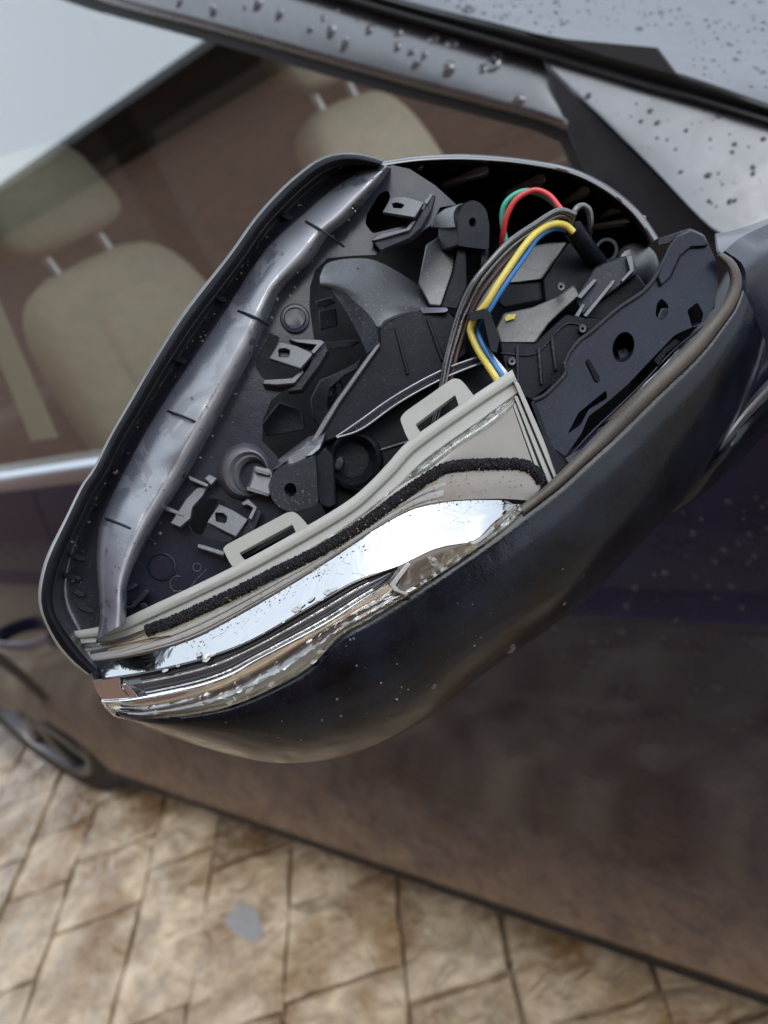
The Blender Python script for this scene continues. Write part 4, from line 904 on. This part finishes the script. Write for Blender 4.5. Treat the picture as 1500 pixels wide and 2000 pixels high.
# side frame at the right end
for q, h in (([(1003, 745), (1013, 748), (1094, 930), (1084, 940)], .2), ([(1004, 775), (1010, 772), (1080, 940), (1072, 948)], -.6), ([(1001, 790), (1006, 786), (1064, 942), (1058, 948)], -1.2)):
    prism('end_frame', [(x, y, h + hx(x)) for x, y in q], 'housing', LAMP, h, h - 5, bevel=.3)
loft('end_panel', [L_([(1000, 795), (1020, 850), (1040, 905), (1058, 945)], -2.2), L_([(960, 835), (985, 870), (1010, 910), (1040, 960)], -2.2)], 'tan_reflection', LAMP, 14, 5)
loft('reflector_panel', [L_([(880, 915), (935, 910), (1000, 910), (1035, 920), (1056, 945)], -1.6), L_([(850, 955), (920, 945), (980, 942), (1030, 950), (1052, 958)], -1.2), L_([(840, 984), (890, 977), (970, 974), (1015, 976), (1030, 978)], -1.6)], 'tan_reflection', LAMP, 20, 5)
# chrome bowl of the lamp
REFL = loft('reflector', [L_(rE, -2.0), L_(mid(rE, rF, .3, 40, 0), -.5), L_(mid(rE, rF, .7, 40, 0), 1.5), L_(rF, 3.0)], 'chrome', LAMP, 90, 6)
for t in (.10, .20):
    tube('reflector_ridge', L_([p for p in mid(rE, rF, t, 40, 0)][6:38], -2.0 + 5 * t + .15), .22, 'chrome_soft', LAMP, 70, 6)
def scratches():
    rng = random.Random(9)
    for _ in range(16):
        q = crv([(*p, 0) for p in mid(rE, rF, rng.uniform(.25, .9), 30, 0)] and [(p[0], p[1], 0) for p in mid(rE, rF, rng.uniform(.25, .9), 30, 0)], 60); i = rng.randrange(12, 54)
        x, y = q[i].x, q[i].y; a = rng.uniform(-1.2, .6); L = rng.uniform(8, 30)
        t = .5
        S_ = [(x, y), (x + L * .5 * math.cos(a) + rng.uniform(-3, 3), y + L * .5 * math.sin(a) + rng.uniform(-3, 3)), (x + L * math.cos(a), y + L * math.sin(a))]
        P = []
        for (px, py) in S_:
            hit = RS(px, py)
            if hit is None: break
            P.append(hit + MN * .00008)
        if len(P) == 3:
            vs = []; fs = []
            for k, p in enumerate(P):
                wv = (R_ * -math.sin(a) + U_ * -math.cos(a)) * (.00016 if k == 1 else .00004); vs += [p + wv, p + MN * .0001, p - wv]
            for k in range(2):
                for jn in range(2): fs.append((k * 3 + jn, k * 3 + jn + 1, k * 3 + jn + 4, k * 3 + jn + 3))
            mesh('scratch', vs, fs, 'chrome_soft', LAMP, False)
RS = onto(REFL)
scratches()
def shards():
    rng = random.Random(21)
    e1 = crv([(*p, 0) for p in rF], 90)[12:52]; e2 = crv([(*p, 0) for p in rI], 90)[22:66]
    for k in range(34):
        q = rng.choice(e1 if k < 18 else e2); x, y = q.x + rng.uniform(-6, 6), q.y + rng.uniform(-10, 5) + (0 if k < 18 else -12)
        a = rng.uniform(-.9, -.1); L = rng.uniform(8, 26); wd = rng.uniform(2, 6)
        u, v = (math.cos(a), math.sin(a)), (-math.sin(a), math.cos(a))
        pts = [(x + u[0] * i * L + v[0] * j * wd, y + u[1] * i * L + v[1] * j * wd) for i, j in ((-.5, rng.uniform(-.3, .3)), (-.1, -1), (.5, rng.uniform(-.6, .2)), (.3, .7), (-.2, 1))]
        hh = (3.4 if k < 18 else .8) + hx(x)
        prism('lens_shard', [(a_, b_, hh) for a_, b_ in pts], 'ridged' if k % 3 else 'lens', LAMP, hh, hh - 1.2, bevel=.15, tilt=rng.uniform(4, 16))
shards()
loft('reflector_step', [L_([(177, 1272), (230, 1262), (283, 1250), (333, 1240)], -.4), L_([(177, 1290), (240, 1281), (300, 1268), (345, 1256)], -3.0)], 'chrome_bright', LAMP, 30, 5)
gF = rF[:8]; gG = rG[:6] + [(700, 1178), (755, 1140), (779, 1110)]
loft('light_guide', [L_(gF, 3.0), L_(mid(gF, gG, .12, 40, 0), .4), L_(mid(gF, gG, .5, 40, 0), 1.4), L_(mid(gF, gG, .88, 40, 0), .3), L_(gG, 2.4)], 'pipe', LAMP, 90, 4)
for t, q in ((.22, 'pipe'), (.38, 'chrome_soft'), (.52, 'pipe'), (.64, 'pipe'), (.78, 'chrome_soft')):
    tube('guide_ridge', L_([p for p in mid(gF, gG, t, 30, 0)][4:27], 1.5), .32, q, LAMP, 60, 8)
loft('reflector_low', [L_([(777, 1106), (850, 1073), (925, 1057), (968, 1022)], 2.9), L_([(782, 1130), (850, 1095), (925, 1060), (972, 1026)], 1.8), L_([(765, 1160), (795, 1152), (860, 1112), (933, 1063), (976, 1030)], .2)], 'tan_reflection', LAMP, 40, 4)
loft('guide_edge', [L_(mid(gF, gG, .88, 40, 0), 1.0), L_(mid(gF, gG, .94, 40, 0), 3.3), L_(gG, 2.6)], 'chrome_bright', LAMP, 80, 3)
prism('guide_end', [(x, y, 3.3 + hx(x)) for x, y in [(236, 1337), (246, 1334), (268, 1358), (272, 1366), (260, 1370)]], 'chrome_bright', LAMP, 3, -2, bevel=.3)
gH = rH[:7] + [(760, 1168), (786, 1150)]
loft('reflector_under', [L_(gG, 2.6), L_(mid(gG, gH, .5, 30, 0), 1.2), L_(gH, -1.5)], 'chrome_bright', LAMP, 80, 4)
loft('left_bowl', [L_([(182, 1330), (190, 1350), (207, 1376)], 2.6), L_([(236, 1318), (236, 1340), (262, 1370)], 2.2)], 'chrome_bright', LAMP, 14, 5)
loft('lens_edge', [L_(rH, -.5), L_(mid(rH, rI, .4, 30, 0), 1.2), L_(mid(rH, rI, .8, 30, 0), .2), L_(rI, -3.0)], 'lens', LAMP, 90, 4, solid=.0016)
loft('lens_edge', [L_([(960, 1050), (1000, 1020), (1024, 985)], -.5), L_([(945, 1040), (975, 1010), (985, 985)], 1.0)], 'lens', LAMP, 16, 4, solid=.002)
prism('lens_shard', [(x, y, 4.6 + hx(x)) for x, y in [(795, 1098), (803, 1102), (772, 1142), (780, 1152), (798, 1158), (794, 1164), (768, 1154), (760, 1142)]], 'ridged', LAMP, 4.6, 2.2, bevel=.4)
loft('lens_piece', [L_([(800, 1104), (840, 1085), (930, 1058), (965, 1030)], 4.0), L_([(775, 1148), (840, 1122), (930, 1068), (972, 1032)], 2.0)], 'lens', LAMP, 24, 5, solid=.0012)
loft('end_cover', [L_([(126, 1242), (150, 1262), (176, 1290)], -2.0), L_([(122, 1262), (140, 1292), (176, 1318)], -5.5)], 'residue', LAMP, 14, 4)
# foam gasket
def gasket():
    pts = [(286, 1232), (350, 1208), (450, 1162), (550, 1112), (630, 1073), (700, 1030), (760, 987), (810, 950), (847, 926), (877, 912), (933, 907), (1000, 906), (1025, 909), (1042, 918), (1054, 932), (1058, 944)]
    tube('gasket', L_(pts, -.6), 1.95, 'foam', LAMP, 620, 16, flat=.7, fuzz=.24)
gasket()
# loops on the flange
def loop(outer, inner):
    prism('mounting_loop', [(x, y, -1.0 + hx(x)) for x, y in rnd(outer, 8)], 'housing', LAMP, -1, -6, holes=[[(x, y, -1.0 + hx(x)) for x, y in rnd(inner, 3)]], bevel=.6, shift=(2, 5))
loop([(435, 1072), (442, 1064), (560, 1001), (574, 999), (586, 1008), (612, 1038), (600, 1046), (480, 1112), (458, 1112), (448, 1098)], [(467, 1080), (571, 1024), (579, 1042), (478, 1094)])
loop([(781, 818), (790, 805), (884, 739), (898, 740), (908, 750), (928, 776), (920, 786), (815, 866), (802, 866), (792, 848)], [(811, 829), (889, 771), (896, 792), (823, 847)])
# flakes of old glue
def flakes():
    rng = random.Random(5); vs = []; fs = []
    P = crv([(*p, 0) for p in rE], 120)
    for _ in range(420):
        q = rng.choice(P[22:112]); t = rng.gauss(0, 13); x, y = q.x + t * .35 + rng.uniform(-4, 4), q.y - 6 + t
        if rng.random() < .25: x, y = rng.uniform(880, 1040), rng.uniform(915, 970)
        c = M(x, y, 1.6 + hx(x)); s = rng.uniform(.12, .55) * 1e-3 * rng.random() ** .6; b_ = len(vs)
        k = 5
        for i in range(k):
            a = 2 * math.pi * i / k + rng.uniform(-.4, .4); rr = s * rng.uniform(.5, 1.3); vs.append(c + R_ * rr * math.cos(a) + U_ * rr * math.sin(a))
        vs.append(c - F_ * s * .5); fs += [(b_ + i, b_ + (i + 1) % k, b_ + k) for i in range(k)] + [tuple(b_ + i for i in reversed(range(k)))]
    o = mesh('glue_flakes', vs, fs, 'flake', LAMP, False); o['kind'] = 'stuff'
flakes()

# --- wires
HAR = None
def wire(pts, r, mat, lbl):
    o = tube('wire', pts, r, mat, MIR, len(pts) * 12, 10); o['label'] = lbl; return o
wire([(985, 505, -36), (981, 480, -34), (983, 455, -30), (990, 421, -27), (1009, 389, -25), (1042, 372, -24), (1071, 381, -23), (1093, 406, -22), (1112, 430, -20)], 1.15, 'red', 'red wire')
wire([(999, 505, -33), (988, 470, -32), (981, 425, -30), (988, 396, -28), (1012, 377, -27), (1040, 374, -27), (1072, 388, -26), (1096, 412, -24), (1114, 432, -21)], 1.15, 'green', 'green wire')
wire([(1124, 420, -12), (1090, 412, -11), (1042, 440, -8), (998, 470, -6), (962, 506, -6), (926, 550, -7), (903, 597, -9), (884, 657, -11), (871, 707, -12), (862, 755, -13), (846, 830, -14)], 1.15, 'cable', 'black wire')
wire([(1120, 428, -14), (1090, 422, -13), (1046, 448, -10), (1004, 478, -8), (968, 514, -8), (934, 558, -9), (911, 605, -11), (892, 660, -12), (878, 707, -13), (868, 755, -14), (850, 838, -15)], 1.15, 'cable', 'second black wire')
wire([(1118, 434, -16), (1086, 432, -15), (1048, 456, -12), (1010, 486, -10), (976, 524, -10), (942, 568, -11), (919, 612, -13), (899, 666, -14), (886, 715, -15), (874, 770, -18)], .95, 'brown', 'brown wire')
wire([(1117, 442, -16), (1084, 440, -16), (1050, 464, -13), (1012, 494, -12), (980, 532, -12), (948, 580, -12), (924, 620, -14)], .9, 'grey', 'grey wire')
wire([(1120, 454, -15), (1104, 440, -14), (1078, 438, -12), (1048, 454, -9), (1024, 480, -7), (998, 517, -6), (972, 556, -6), (950, 592, -7), (930, 618, -9), (919, 640, -10), (922, 658, -10), (935, 686, -9), (966, 734, -6), (972, 745, -6)], 1.3, 'yellow', 'yellow wire')
wire([(1122, 460, -18), (1104, 448, -17), (1080, 446, -15), (1050, 464, -12), (1026, 498, -10), (1002, 532, -8), (976, 570, -8), (955, 604, -9), (938, 632, -11), (934, 650, -11), (944, 676, -10), (974, 724, -8), (982, 740, -8)], 1.15, 'blue', 'blue wire')
wire([(1118, 448, -17), (1082, 442, -15), (1044, 462, -12), (1018, 496, -11), (992, 534, -10), (966, 576, -10), (944, 615, -11), (932, 642, -13), (938, 664, -12), (958, 694, -10), (984, 726, -8), (990, 736, -8)], 1.0, 'white', 'white wire')
wire([(1116, 444, -16), (1117, 428, -14), (1126, 408, -13), (1140, 403, -14), (1151, 414, -15), (1153, 440, -17), (1148, 466, -21)], 1.3, 'cable', 'black wire bent in a loop')
prism('wire_clip', rnd([(915, 610), (950, 602), (958, 612), (976, 662), (970, 690), (958, 684), (944, 622), (918, 626)], 3), 'black', MIR, -3.5, -16, bevel=.5)
